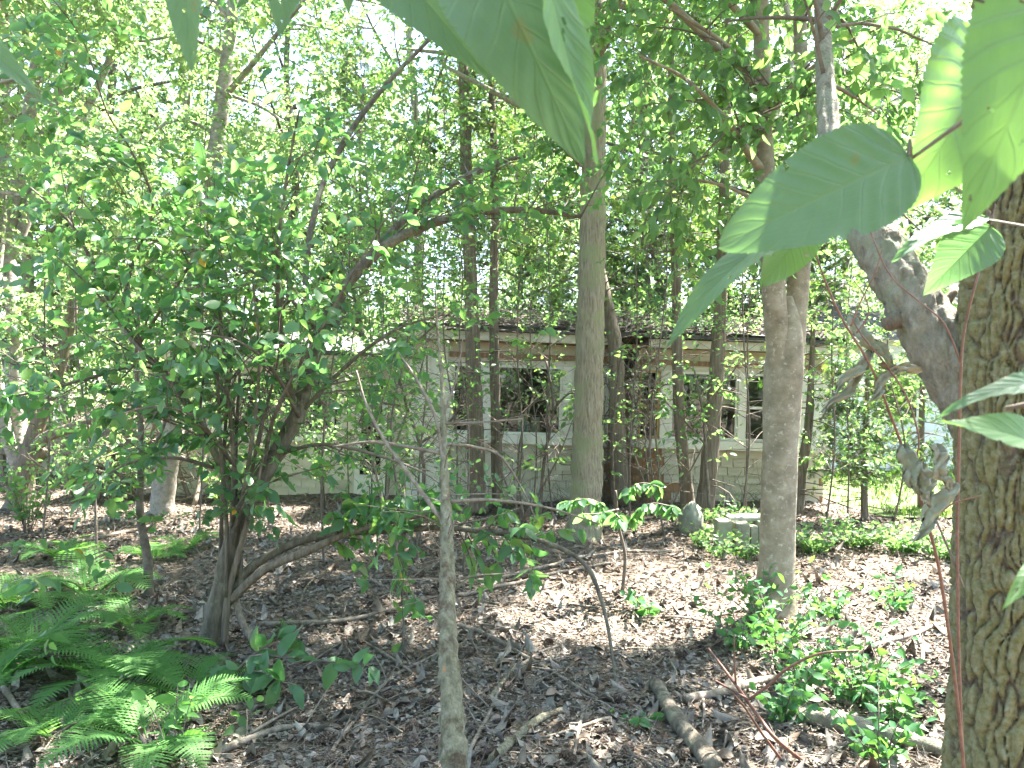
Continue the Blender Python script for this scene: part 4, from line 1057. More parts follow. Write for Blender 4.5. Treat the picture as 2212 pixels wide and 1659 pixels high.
# --- thin cedars standing close before the house wall
def thin_cedar(label, px, seed_tw, spray, dead=26):
    x0, _, Y0, _ = px[0]
    t = explicit('thin_cedar', label, ground_at(x0, Y0), group=None)
    wd = Wood()
    limb(t, 'trunk', px, 'bark_cedar', 10, 8, wd, .12, rough=.18, freq=20, lump=.06)
    d = sprout(wd, dead, .3, 1.1, 1, .0, .05, .1, .35, .010)
    sets = [(*d, 4)]
    wt = Wood(); wt.P, wt.T, wt.R, wt.w = [p[len(p) // 2:] for p in wd.P], [p[len(p) // 2:] for p in wd.T], [p[len(p) // 2:] for p in wd.R], [p[len(p) // 2:] for p in wd.w]
    a = sprout(wt, seed_tw, .4, 1.2, 1, .3, .25, .2, .4, .010); sets.append((*a, 4))
    w2 = Wood(); w2.bezs(*a[:3], a[3], .2, 1.); c = sprout(w2, seed_tw * 9, .15, .4, 1, .6, .05, .2, .5, .003); sets.append((*c, 3))
    twigs(t, 'twig', sets, 'branches')
    P, D, Nn, S = leaves_on(*c[:3], spray + 3, .06, .13, .6, .35)
    mb = MB(); place(mb, SPRAY, P, D, Nn, S, rng.random(len(P))); tag(mb.build('foliage', M['cedar'], t), kind='stuff')
thin_cedar('red-brown cedar trunk before the narrow left window of the house', [(1030, 1105, 10.1, 48), (1030, 1060, 10.1, 40), (1026, 930, 10.1, 36), (1022, 780, 10.1, 33), (1016, 600, 10.1, 30), (1008, 380, 10.1, 26), (1000, 100, 10.1, 20), (1000, -250, 10.1, 8)], 46, 4)
thin_cedar('thin cedar stem at the left edge of the large window', [(1076, 1092, 10.3, 28), (1074, 1040, 10.3, 24), (1070, 860, 10.3, 22), (1066, 640, 10.3, 20), (1070, 400, 10.3, 17), (1060, 150, 10.3, 13), (1056, -150, 10.3, 5)], 40, 4)
thin_cedar('thin dark trunk right of the yellow-framed window, nearer the torn bay', [(1487, 1098, 9.9, 34), (1482, 1050, 9.9, 27), (1470, 930, 9.9, 25), (1464, 790, 9.9, 24), (1460, 600, 9.9, 21), (1452, 350, 9.9, 17), (1450, 50, 9.9, 12), (1450, -200, 9.9, 5)], 40, 4)
thin_cedar('dark trunk leaning right across the wide right window', [(1520, 1118, 9.6, 46), (1526, 1060, 9.6, 38), (1538, 930, 9.6, 34), (1550, 780, 9.6, 31), (1558, 600, 9.6, 27), (1566, 380, 9.6, 22), (1572, 100, 9.6, 16), (1580, -200, 9.6, 6)], 46, 4)
thin_cedar('bare dark stem beyond the beech, at the corner of the house', [(1722, 1105, 9.9, 30), (1728, 1040, 9.9, 24), (1745, 930, 9.9, 19), (1752, 830, 9.9, 14), (1756, 700, 9.9, 9), (1756, 600, 9.9, 4)], 8, 4, 46)
thin_cedar('reddish stem leaning out of the torn bay onto the roof', [(1338, 1090, 10.6, 40), (1334, 900, 10.6, 36), (1330, 760, 10.6, 32), (1312, 660, 10.7, 26), (1290, 540, 10.8, 18), (1280, 400, 10.8, 8)], 10, 4, 60)

# small dark cedar before the distant white house, and a second one
def small_cedar(label, x, Y, ytop, ylow, wpx, n):
    b = ground_at(x, Y)
    t = explicit('young_cedar', label, b)
    wd = Wood()
    P, r = limb(t, 'trunk', [(x, HY + (CAMZ - b[2]) / Y * FPX + 12, Y, 17), (x - 1, ylow, Y, 14), (x + 3, (ylow + ytop) / 2, Y, 11), (x + 6, ytop, Y, 4)], 'bark_cedar', 8, 8, None)
    zl = (HY - ylow) / FPX * Y + CAMZ; k = np.argmax(P[:, 2] > zl); wd.poly(P, r, k / len(P), 1.)
    rad = wpx / FPX * Y / 2
    a = sprout(wd, n, rad * .5, rad, 1, 0, .05, .25, .5, .008)
    w0 = Wood(); w0.poly(P, r, .15, .5); d = sprout(w0, 16, rad * .5, rad * 1.1, 1, 0, -.05, .1, .5, .008)
    w2 = Wood(); w2.bezs(*a[:3], a[3], .2, 1.); c = sprout(w2, n * 8, .1, .28, 1, .6, 0, .3, .5, .003)
    twigs(t, 'twig', [(*a, 4), (*d, 4), (*c, 3)], 'branches')
    Pq, D, Nn, S = leaves_on(*c[:3], 4, .05, .11, .6, .4)
    mb = MB(); place(mb, SPRAY, Pq, D, Nn, S, rng.random(len(Pq))); tag(mb.build('foliage', M['cedar'], t), kind='stuff')
small_cedar('small dark cedar standing at the edge of the sunny lawn', 1868, 9.7, 780, 1020, 200, 90)
small_cedar('bushy young cedar right of the house corner beyond the beech', 1990, 10.8, 620, 1000, 200, 60)
small_cedar('young cedar rising behind the thin right trunks near the roof', 1640, 16.6, 560, 900, 200, 80)

# --- snag: dead sapling leaning away in the middle of the clearing
def snag():
    b = W(985, 1730, 3.05); b[2] = float(gz(b[0], b[1]))
    t = explicit('dead_sapling', 'broken dead grey sapling snag in the middle of the clearing', b, 'dead tree')
    px = [(988, 1740, 3.03, 66), (980, 1640, 3.08, 59), (976, 1560, 3.14, 52), (971, 1440, 3.25, 45), (966, 1320, 3.38, 38), (966, 1200, 3.52, 32), (964, 1120, 3.62, 25), (960, 1020, 3.74, 20), (958, 940, 3.84, 15), (957, 870, 3.9, 11), (952, 790, 3.96, 8), (944, 700, 4.02, 5), (940, 620, 4.08, 2.5)]
    P, r = limb(t, 'trunk', px, 'snag', 30, 16, rough=.34, freq=44, lump=.05)
    limb(t, 'bare_patch', [(962, 1428, 3.236, 12), (964, 1450, 3.222, 24), (963, 1478, 3.212, 14)], 'rust_shingle', 10, 6)
    S = lambda px, k=6: limb(t, 'branch', px, 'dead_wood', k, 6)
    S([(958, 1130, 3.62, 10), (930, 1090, 3.66, 11), (880, 1020, 3.75, 9), (830, 950, 3.85, 8), (790, 870, 3.95, 6), (770, 800, 4.0, 3)])
    S([(957, 1000, 3.76, 8), (940, 900, 3.85, 7), (900, 820, 3.95, 6), (860, 760, 4.05, 3)])
    S([(960, 1085, 3.66, 9), (1060, 1080, 3.7, 8), (1180, 1096, 3.8, 6), (1290, 1130, 3.9, 4)])
    S([(958, 980, 3.79, 9), (880, 965, 3.85, 9), (800, 955, 3.95, 7), (720, 965, 4.0, 5)])
    S([(958, 958, 3.82, 8), (1020, 965, 3.88, 7), (1080, 985, 3.95, 6), (1130, 1060, 4.0, 4), (1160, 1130, 4.0, 2)])
    S([(958, 915, 3.86, 7), (1040, 912, 3.9, 5), (1130, 905, 3.95, 3)])
    S([(957, 900, 3.87, 6), (985, 820, 3.9, 5), (1000, 730, 3.95, 3)])
    w0 = Wood(); w0.poly(P, r, .35, 1.); d = sprout(w0, 40, .12, .5, 1, .1, .0, .1, .25, .004)
    twigs(t, 'dead_wood', [(*d, 3)], 'dead_twigs')
    for k, (y, sx) in enumerate([(1270, 1), (1340, -1), (1400, 1), (1500, 1), (1560, -1)]):
        x = 968 + sx * 18; Y = np.interp(y, [1100, 1640], [3.64, 3.08])
        limb(t, 'stub', [(x - sx * 6, y, Y, 9), (x + sx * 10, y - 8, Y, 6), (x + sx * 22, y - 20, Y, 3)], 'snag', 6, 3)
snag()

# --- slender fine-leaved saplings that veil the house
def slender(label, x, Y, h, spread, n, ls=.055, lean=0., leafm='leaf_beech', bark='twig', r0=.012):
    b = ground_at(x, Y)
    t = thing('slender_sapling', label, 'sapling', b, None)
    pts = [b + np.array([0, 0, -.05])] + [b + np.array([lean * (k / 5) ** 1.3 * h + rng.normal(0, .05), rng.normal(0, .06), h * k / 5]) for k in range(1, 6)]
    P = spline(pts, 7); rr = np.linspace(r0, .003, len(P))
    mb = MB(); tube(mb, P, rr, 7, rough=.1)
    mb.build('trunk', M[bark], t)
    wd = Wood(); wd.poly(P, np.maximum(rr, .006), .16, 1.)
    a = sprout(wd, int(h * 9), spread * .35, spread, 1, .35, .35, .15, .5, .007)
    w2 = Wood(); w2.bezs(*a[:3], a[3], .15, 1.)
    c = sprout(w2, n, .12, .45, 1, .6, .05, .15, .5, .0028)
    twigs(t, bark, [(*a, 4), (*c, 3)], 'twigs')
    P2, D, Nn, S = leaves_on(*c[:3], 7, ls * .6, ls * 1.35, .6, .35)
    k = rng.random(len(P2)) < .85
    px = CX + P2[:, 0] / P2[:, 1] * FPX
    k &= (P2[:, 2] > 2.3) | (px < 900) | (px > 1700) | (rng.random(len(P2)) < .22)      # the shaded lower parts before the windows are nearly bare
    mb = MB(); place(mb, LEAF_LOW, P2[k], D[k], Nn[k], S[k], rng.random(k.sum())); tag(mb.build('foliage', M[leafm], t), kind='stuff')
for x, Y, h, sp, n, ls, ln, lab in (
    (700, 7.0, 4.6, .9, 300, .055, .06, 'fine-leaved sapling rising behind the many-stemmed tree'),
    (800, 8.2, 5.6, 1.1, 340, .055, -.03, 'tall fine-leaved sapling before the set-back wing'),
    (900, 7.4, 4.6, .9, 280, .05, .02, 'fine-leaved sapling between the snag and the wing door'),
    (985, 8.6, 5.4, .9, 260, .05, -.04, 'fine-leaved sapling beside the first cedar trunk'),
    (1110, 8.9, 5.2, 1.0, 230, .05, .05, 'thin sapling with sparse leaves before the large window'),
    (1195, 9.3, 5.8, 1.0, 260, .05, -.02, 'tall thin sapling left of the big ridged trunk'),
    (1360, 9.0, 5.6, 1.0, 240, .05, .03, 'thin sapling before the yellow-framed window'),
    (1440, 8.3, 5.0, .9, 200, .05, -.03, 'thin sapling between the ridged trunk and the dark thin trunks'),
    (1600, 9.0, 5.4, 1.0, 240, .05, .02, 'thin sapling behind the stone slabs'),
    (1780, 8.6, 5.0, 1.0, 240, .055, .02, 'fine-leaved sapling beyond the beech by the house corner'),
    (1925, 8.9, 5.0, .9, 200, .055, -.02, 'fine-leaved sapling before the sunny lawn'),
    (90, 8.0, 5.6, 1.1, 320, .055, .03, 'fine-leaved sapling before the several pale stems'),
    (210, 7.0, 4.8, .9, 300, .055, -.04, 'fine-leaved sapling behind the upright fern'),
    (430, 8.6, 6.0, 1.1, 340, .055, .02, 'tall fine-leaved sapling beside the pale-barked trunk'),
    (580, 9.4, 6.2, 1.2, 340, .055, -.02, 'tall fine-leaved sapling before the dark end of the wing')):
    slender(lab, x, Y, h, sp, n, ls, ln)

# ------------------------------------------------------------------ shrubs, ferns and weeds
def seedling(name, label, cat, x, Y, stems, mleaf, ls, per, tpl=None, group=None, stem_m='twig', h=(.3, .7), spread=.5, parts=60, face=.35):
    b = ground_at(x, Y)
    t = thing(name, label, cat, b, group)
    n = stems; a = rng.random(n) * 6.283; l = h[0] + (h[1] - h[0]) * rng.random(n); sp = spread * (.3 + .7 * rng.random(n))
    P0 = np.repeat(b[None], n, 0) + np.stack([np.cos(a), np.sin(a), a * 0], -1) * .02 + np.array([0, 0, -.02])
    P2 = P0 + np.stack([np.cos(a) * sp * l, np.sin(a) * sp * l, l], -1); P1 = P0 + np.stack([np.cos(a) * sp * l * .25, np.sin(a) * sp * l * .25, l * .6], -1)
    r = np.full(n, .0035)
    mb = MB(); bez_tubes(mb, P0, P1, P2, r, r * .5, 5, 4); mb.build('stem', M[stem_m], t)
    L = leaves_on(P0, P1, P2, per, ls * .7, ls * 1.3, face, .25)
    if tpl is not None:
        mb = MB(); place(mb, tpl, *L, rng.random(len(L[0]))); tag(mb.build('foliage', M[mleaf], t), kind='stuff')
    else: foliage(t, [L], mleaf, parts)
    return t

def fern_frond(seed):
    rs = np.random.default_rng(seed); mb = MB()
    n = 25
    ts = np.linspace(0, 1, 14); P = np.stack([ts * (1 - .12 * ts), .03 * np.sin(ts * 3 + seed), .62 * ts - .62 * ts ** 2.2], -1)
    tube(mb, P, .010 * (1 - ts * .8), 4, var=.9)
    for i in range(n):
        t = .16 + .83 * i / n
        c = np.array([np.interp(t, ts, P[:, a]) for a in range(3)]); c2 = np.array([np.interp(min(1, t + .03), ts, P[:, a]) for a in range(3)]); T = nrm(c2 - c)
        L = .30 * math.sin(math.pi * (t * .86 + .12)) ** .8 * (1 - .35 * t) + .015
        for s in (-1, 1):
            side = nrm(np.array([0, s, .0]) + T * .45 + np.array([0, 0, .10 + rs.normal(0, .05)]))
            up = np.cross(T, side) * s
            m = 11; V = []; F = []
            wv = .0205 * (1 - .35 * t)
            for k in range(m + 1):
                u = k / m; wd = wv * (1 - u) ** .6 * (1.2 if k % 2 else .42) if k < m else .0008
                cc = c + side * L * u - np.array([0, 0, 1]) * (.10 * L * u * u)
                V += [cc + T * wd, cc - T * wd + up * .004]
            for k in range(m): F.append((2 * k, 2 * k + 1, 2 * k + 3, 2 * k + 2))
            mb.add(V, quads=F, var=float(rs.random() * .4))
    return mb.mesh('frond', M['fern'], True)
FRONDS = [fern_frond(s) for s in range(4)]
def fern(label, x, Y, n, size, lean=0.):
    b = ground_at(x, Y)
    t = thing('fern', label, 'fern', b, 'ferns on the left of the clearing')
    off = random.random() * 6.283
    for i in range(n):
        a = off + i / n * 6.283 + random.uniform(-.25, .25); s = size * random.uniform(.75, 1.15)
        A = Matrix.Translation(Vector(b) + Vector((math.cos(a) * .02, math.sin(a) * .02, -.01))) @ Matrix.Rotation(a, 4, 'Z') @ Matrix.Rotation(-R(random.uniform(2, 30)), 4, 'Y') @ Matrix.Rotation(random.uniform(-.2, .2), 4, 'X') @ Matrix.Scale(s, 4)
        put(FRONDS[i % 4], 'frond', t, A)
FE = [(240, 4.15, 10, .58, 'largest bright fern, arching beside the foot of the many-stemmed tree'), (70, 4.6, 9, .62, 'wide fern spreading beside the leaf litter, far from the tree foot'), (195, 6.0, 8, .62, 'upright fern before the sunlit patch of ground'),
      (120, 3.55, 7, .42, 'low fern with drooping fronds over dark soil'), (330, 3.45, 8, .46, 'fern growing beside the round-leaved seedling'), (410, 4.1, 7, .40, 'small fern touching the foot of the many-stemmed tree'),
      (20, 5.6, 8, .55, 'fern behind the widest fern of the patch'), (290, 5.2, 7, .42, 'small fern beside the slender dark sapling'), (-40, 4.0, 8, .55, 'fern at the outer end of the fern patch'), (330, 7.3, 6, .42, 'fern in the shade between sapling and pale trunk'), (130, 7.4, 7, .5, 'fern at the back of the patch, near the sunlit ground'), (400, 7.8, 7, .45, 'pale fern behind the many-stemmed tree')]
for x, Y, n, s, lab in FE: fern(lab, x, Y, n + 1, s * 1.08)

def broad_bush():
    b = ground_at(520, 4.2)
    t = thing('broadleaf_seedling', 'low seedling with large rounded leaves beside the tree foot', 'seedling', b)
    wd = Wood()
    for px in ([(505, 1478, 4.2, 7), (540, 1420, 4.1, 6), (620, 1420, 4.0, 5), (720, 1430, 3.95, 4), (800, 1440, 3.9, 3)], [(505, 1478, 4.2, 6), (520, 1440, 4.1, 5), (600, 1380, 4.1, 4), (650, 1385, 4.1, 3)], [(500, 1478, 4.2, 6), (500, 1480, 4.1, 5), (515, 1500, 4.0, 4)], [(505, 1478, 4.2, 6), (560, 1450, 4.0, 5), (600, 1470, 3.9, 4), (640, 1480, 3.85, 3)]):
        limb(t, 'stem', px, 'twig', 5, 6, wd, .2)
    P, T, _ = wd.pick(46); n = 46
    D = nrm(rng.normal(0, .7, (n, 3)) + np.array([.2, -.5, .1])); Nn = nrm(rng.normal(0, .35, (n, 3)) + np.array([0, -.6, .8]))
    foliage(t, [(P, D, Nn, .085 + .075 * rng.random(n))], 'leaf_mid', 46)
broad_bush()
seedling('round_leaf_seedling', 'small bright seedling with round leaves in front of the ferns', 'seedling', 375, 3.3, 3, 'fern', .085, 6, h=(.2, .42), spread=.35)
seedling('seedling', 'tiny green seedling standing alone on leaf litter before the low bough', 'seedling', 600, 5.1, 3, 'leaf_beech', .05, 4, h=(.08, .16), spread=.8)
seedling('seedling', 'small green seedling on litter beside the dark fallen log', 'seedling', 1385, 3.75, 3, 'weed', .07, 4, h=(.05, .12), spread=1.4)
seedling('seedling', 'blue-green creeping seedling beyond the drooping bough tip', 'seedling', 1400, 5.7, 7, 'weed', .09, 5, h=(.1, .22), spread=1.8)
seedling('seedling', 'thin green seedling standing between snag and broad-leaved seedling', 'seedling', 520, 3.6, 2, 'leaf_beech', .07, 4, h=(.12, .25), spread=.6)

def drooping_sapling():
    b = ground_at(1345, 6.3)
    t = thing('maple_sapling', 'young sapling with drooping pointed leaves before the big ridged trunk', 'sapling', b)
    wd = Wood()
    limb(t, 'stem', [(1345, 1275, 6.3, 8), (1350, 1200, 6.3, 7), (1335, 1130, 6.25, 6), (1330, 1060, 6.2, 5)], 'twig', 6, 6)
    for px in ([(1340, 1140, 6.25, 5), (1400, 1090, 6.1, 4), (1455, 1095, 6.0, 3)], [(1336, 1120, 6.25, 5), (1280, 1080, 6.1, 4), (1220, 1085, 6.0, 3)], [(1332, 1080, 6.2, 5), (1380, 1045, 6.1, 3), (1420, 1050, 6.0, 3)], [(1340, 1130, 6.2, 5), (1330, 1110, 5.9, 4), (1340, 1120, 5.7, 3)], [(1336, 1100, 6.2, 4), (1290, 1110, 5.9, 3), (1260, 1110, 5.8, 3)]):
        limb(t, 'stem', px, 'twig', 5, 5, wd, .2)
    P, T, _ = wd.pick(190); n = len(P)
    D = nrm(np.stack([rng.normal(0, .6, n), rng.normal(-.2, .5, n), rng.normal(-.75, .3, n)], -1))
    foliage(t, [(P, D, nrm(rng.normal(0, .4, (n, 3)) + np.array([0, -.8, .5])), .07 + .06 * rng.random(n))], 'leaf_mid', 190)
drooping_sapling()

# leafy shoots before the windows
sapling('leafy_shoot', 'leafy sapling with light green leaves before the wide right window', ground_at(1535, 9.2),
        [[(1535, 1137, 9.2, 8), (1525, 1000, 9.2, 7), (1520, 900, 9.2, 6), (1500, 800, 9.2, 4)], [(1524, 960, 9.2, 5), (1470, 900, 9.1, 4), (1440, 870, 9, 3)], [(1520, 880, 9.2, 5), (1570, 820, 9.1, 4), (1600, 780, 9, 2)]], 'twig', 34, 6, .08, 'leaf_beech', 100)
sapling('leafy_shoot', 'leafy sapling before the large window, between two trunks', ground_at(1165, 9.4),
        [[(1165, 1130, 9.4, 8), (1175, 1000, 9.4, 7), (1195, 880, 9.4, 6), (1180, 780, 9.4, 4)], [(1180, 980, 9.4, 5), (1130, 1000, 9.2, 4), (1080, 1040, 9, 3)], [(1190, 890, 9.4, 5), (1230, 850, 9.2, 4), (1260, 860, 9, 2)]], 'twig', 24, 6, .08, 'leaf_beech', 100)
sapling('leafy_shoot', 'young sapling with twiggy crown beside the white corner panel', ground_at(905, 9.0),
        [[(905, 1144, 9.0, 9), (915, 1000, 9.0, 8), (880, 880, 9.0, 7), (840, 740, 9.0, 5), (820, 620, 9.0, 3)], [(905, 960, 9.0, 6), (980, 900, 8.9, 5), (1010, 800, 8.8, 3)], [(880, 880, 9, 6), (800, 860, 8.9, 4), (740, 800, 8.8, 3)], [(850, 780, 9, 5), (920, 720, 8.8, 4), (990, 660, 8.6, 3)]], 'twig', 90, 6, .075, 'leaf_beech', 120, tl=(.2, .6))
sapling('leafy_shoot', 'light green sapling leaning past the torn bay of the house', ground_at(1330, 9.8),
        [[(1330, 1120, 9.8, 7), (1322, 980, 9.7, 6), (1330, 860, 9.6, 5), (1345, 740, 9.5, 3)]], 'twig', 16, 6, .08, 'leaf_beech', 60)
sapling('leafy_shoot', 'thin shrub growing against the foot of the wing wall', ground_at(700, 10.6),
        [[(700, 1100, 10.6, 8), (690, 980, 10.5, 6), (660, 860, 10.4, 4)], [(695, 1020, 10.5, 5), (760, 940, 10.4, 4), (800, 860, 10.3, 2)], [(690, 980, 10.5, 5), (620, 900, 10.4, 3), (570, 820, 10.3, 2)]], 'twig', 60, 6, .08, 'leaf_beech', 60)
sapling('leafy_shoot', 'bare twiggy bush of grey dead stems beside the wing wall', ground_at(830, 9.6),
        [[(830, 1125, 9.6, 6), (850, 980, 9.5, 5), (900, 830, 9.4, 4), (930, 720, 9.4, 2)], [(832, 1120, 9.6, 6), (800, 960, 9.5, 5), (770, 820, 9.4, 3)], [(835, 1110, 9.6, 5), (900, 1000, 9.4, 4), (980, 900, 9.3, 2)]], 'dead_wood', 110, 0, .07, 'leaf_beech', 0, tl=(.2, .7), cat='bush', twm='dead_wood')
sapling('leafy_shoot', 'bare twiggy bush of dead stems below the large window', ground_at(1130, 9.5),
        [[(1130, 1127, 9.5, 6), (1120, 980, 9.5, 5), (1150, 860, 9.4, 3)], [(1132, 1120, 9.5, 6), (1200, 1000, 9.4, 4), (1240, 900, 9.3, 2)], [(1128, 1120, 9.5, 5), (1080, 1000, 9.4, 4), (1100, 880, 9.3, 2)]], 'dead_wood', 50, 0, .07, 'leaf_beech', 0, tl=(.2, .7), cat='bush', twm='dead_wood')
sapling('leafy_shoot', 'bare twiggy bush of dead stems below the wide right window', ground_at(1430, 9.6),
        [[(1430, 1125, 9.6, 6), (1420, 980, 9.5, 5), (1400, 820, 9.4, 3)], [(1432, 1120, 9.6, 5), (1500, 1000, 9.4, 4), (1560, 880, 9.3, 2)], [(1430, 1120, 9.6, 5), (1380, 1010, 9.4, 4), (1350, 900, 9.3, 2)]], 'dead_wood', 46, 0, .07, 'leaf_beech', 0, tl=(.2, .7), cat='bush', twm='dead_wood')
# bright understory shrubs beyond the clearing on the left
for x, Y, lab in ((160, 11.6, 'low leafy shrub before the board fence'), (260, 11.0, 'low leafy shrub beside the pale-barked trunk'), (60, 8.6, 'leafy shrub before the red-brown tree foot'), (480, 10.2, 'low shrub in the shade before the wing of the house')):
    seedling('shrub', lab, 'shrub', x, Y, 26, 'leaf_beech', .085, 9, LEAF_LOW, h=(.5, 1.1), spread=.8)
# weeds
WGRP = 'blue-green weeds on the right of the clearing'
for x, Y, n, h0, h1, lab in ((1650, 5.3, 22, .25, .55, 'dense weeds wrapped round the foot of the beech'), (1600, 4.9, 14, .15, .38, 'weeds in front of the beech beside the bright sun patch'), (1680, 4.75, 18, .2, .45, 'weed clump close before the beech trunk'),
                             (1730, 4.2, 20, .15, .4, 'weed clump behind the grey fallen branch'), (1850, 4.0, 24, .18, .45, 'wide weed clump behind the pale fallen log'), (1930, 3.8, 18, .18, .4, 'weed clump before the foot of the lichened trunk'), (1690, 3.75, 14, .12, .3, 'low weeds between the two fallen logs'), (1900, 3.3, 14, .12, .3, 'weeds sprouting beside the broken end of the pale log'), (1790, 5.5, 14, .1, .3, 'sunlit weeds right of the beech'), (1930, 5.6, 14, .12, .3, 'sunlit weeds near the furrowed trunk')):
    seedling('weed', lab, 'weed', x, Y, n, 'weed', .06, 8, LEAF_LOW, WGRP, h=(h0, h1), spread=1.1)
for x, Y, n, lab in ((1760, 7.6, 40, 'leafy ground shrub behind the beech'), (1850, 7.9, 44, 'leafy ground shrub below the small dark cedar'), (1950, 7.6, 44, 'leafy ground shrub before the sunny lawn'), (2040, 7.2, 40, 'leafy ground shrub beside the furrowed trunk'), (1600, 8.6, 40, 'leafy shrub growing over the stone edging'), (1560, 8.9, 26, 'small shrub behind the stones, against the wall')):
    seedling('shrub', lab, 'shrub', x, Y, n, 'leaf_beech', .06, 9, LEAF_LOW, h=(.10, .34), spread=1.7)

# ------------------------------------------------------------------ stones
def rock(mb_name, label, c, size, mname, seed, cat='boulder', parent=None, flat=0.):
    rs = np.random.default_rng(seed); mb = MB(); n, k = 12, 18
    V = []
    for i in range(n):
        ph = math.pi * i / (n - 1)
        for j in range(k):
            a = 6.283 * j / k; d = np.array([math.sin(ph) * math.cos(a), math.sin(ph) * math.sin(a), math.cos(ph)])
            if flat: d = np.sign(d) * np.abs(d) ** flat
            V.append(d * (1 + (.10 if flat else .22) * mnoise.noise(Vector(d * 1.6) + Vector((seed, 0, 0))) + .05 * mnoise.noise(Vector(d * 5) + Vector((0, seed, 0)))) * size)
    i = np.arange(n - 1)[:, None] * k; j = np.arange(k)[None]
    mb.add(np.array(V) + c, quads=np.stack([i + j, i + k + j, i + k + (j + 1) % k, i + (j + 1) % k], -1).reshape(-1, 4))
    o = mb.build(mb_name, M[mname], parent, smooth=not flat)
    if label: tag(o, label, cat)
    return o
g = ground_at(1492, 8.7); rock('boulder', 'rounded grey-green boulder at the foot of the thin trunks', g + np.array([0, 0, .10]), np.array([.15, .17, .24]), 'boulder', 3)
g = ground_at(1533, 8.3); rock('stone', 'small pale square stone beside the boulder', g + np.array([0, 0, .05]), np.array([.085, .09, .11]), 'stone', 5, 'stone', flat=.6)
ew = thing('stone_edging', 'row of pale upright stone slabs edging the bank behind the beech', 'stone wall', ground_at(1590, 7.9))
for i, (x, wd, h) in enumerate([(1562, .17, .34), (1589, .07, .31), (1605, .10, .30), (1624, .09, .27), (1645, .13, .31)]):
    g = ground_at(x, 7.9 + .02 * i); rock('slab', None, g + np.array([0, 0, h * .40]), np.array([wd * .46, .09, h * .52]), 'stone', 20 + i, parent=ew, flat=.16)
rock('cap_slab', None, ground_at(1625, 8.0) + np.array([.02, .08, .30]), np.array([.27, .12, .03]), 'boulder', 41, parent=ew, flat=.5)

# ------------------------------------------------------------------ fallen wood
def fallen(name, label, px, mname, k=8, cat='fallen branch', group=None, rough=.2, side=None, lift=.0):
    """rows (x, y, width px): each point lies on the ground where the photo shows it"""
    rows = []
    for x, y, wd in px:
        Y = CAMZ * FPX / (y - HY); rows.append((x, y, Y, wd))
    s = spline(np.array(rows, float), 7)
    P = np.array([W(a, b, c) for a, b, c, _ in s]); rad = s[:, 3] / FPX * s[:, 2] / 2
    P[:, 2] = gz(P[:, 0], P[:, 1]) + rad * .8 + .012 + lift
    mb = MB(); tube(mb, P, rad, k, rough=rough, freq=30)
    if side:
        wd = Wood(); wd.poly(P, rad, .1, 1.); d = sprout(wd, side, .1, .4, 1, .5, .15, .1, .5, .005); d[2][:, 2] = np.maximum(d[2][:, 2], gz(d[2][:, 0], d[2][:, 1]) + .02)
        root = thing(name, label, cat, P[0], group)
        mb.build('stem', M[mname], root); twigs(root, mname, [(*d, 4)], 'side_twigs')
        return root
    return tag(mb.build(name, M[mname]), label, cat, group)
fallen('fallen_log', 'dark rounded log lying toward the viewer beside the pale stub', [(1418, 1495, 28), (1440, 1535, 34), (1480, 1595, 38), (1545, 1690, 44)], 'bark_grey', 14, 'log')
fallen('fallen_log', 'pale mossy log lying at the foot of the furrowed trunk', [(1660, 1555, 28), (1740, 1562, 40), (1830, 1585, 46), (1910, 1605, 40), (1990, 1622, 36), (2090, 1650, 34)], 'bark_limb', 14, 'log')
fallen('fallen_branch', 'grey branch rising out of the weeds toward the furrowed trunk', [(1480, 1522, 20), (1560, 1495, 20), (1660, 1462, 17), (1800, 1425, 14), (1950, 1390, 12), (2060, 1355, 9)], 'dead_wood', 9, side=6)
fallen('fallen_branch', 'long grey stick in front of the fern patch', [(430, 1665, 22), (520, 1615, 17), (600, 1585, 14), (680, 1575, 12), (745, 1585, 9)], 'dead_wood', 8, side=4)
fallen('fallen_branch', 'thin branch lying behind the broad-leaved seedling', [(560, 1362, 12), (680, 1360, 12), (780, 1345, 10), (870, 1325, 7)], 'dead_wood', 7, side=5)
fallen('fallen_branch', 'lichened crooked stick right of the snag foot', [(1060, 1660, 22), (1110, 1610, 20), (1160, 1570, 17), (1215, 1552, 14)], 'snag', 9)
fallen('fallen_branch', 'thin dead branch reaching right from the snag', [(990, 1365, 13), (1060, 1385, 11), (1150, 1430, 9), (1240, 1490, 8), (1330, 1545, 5)], 'dead_wood', 7, side=6)
fallen('fallen_branch', 'pale dead stick standing across the sun patch', [(985, 1290, 8), (1090, 1262, 9), (1200, 1240, 8), (1330, 1225, 6)], 'dead_wood', 6, side=8)
fallen('fallen_branch', 'long sun-bleached stick lying across the bright patch', [(1010, 1260, 8), (1150, 1232, 9), (1300, 1205, 8), (1450, 1195, 6)], 'dead_wood', 6, side=6)
fallen('fallen_branch', 'thin dead branch curving up beside the snag', [(1010, 1640, 10), (1050, 1560, 9), (1090, 1480, 8), (1160, 1415, 6), (1230, 1390, 4)], 'dead_wood', 6, side=8)
fallen('fallen_branch', 'thin forked dead branch left of the snag', [(700, 1650, 8), (760, 1560, 8), (850, 1470, 7), (950, 1420, 5)], 'dead_wood', 6, side=10)
fallen('fallen_branch', 'dark thin stick on litter left of the fern patch edge', [(5, 1190, 9), (110, 1180, 10), (230, 1160, 8), (330, 1140, 6)], 'dead_wood', 6, side=4)
fallen('fallen_branch', 'short pale stick poking out beside the ferns', [(0, 1510, 14), (40, 1560, 12), (90, 1600, 9)], 'dead_wood', 7)
fallen('fallen_branch', 'crossed grey stick on litter between snag and dark log', [(1240, 1640, 9), (1255, 1570, 9), (1265, 1540, 7)], 'twig', 6)
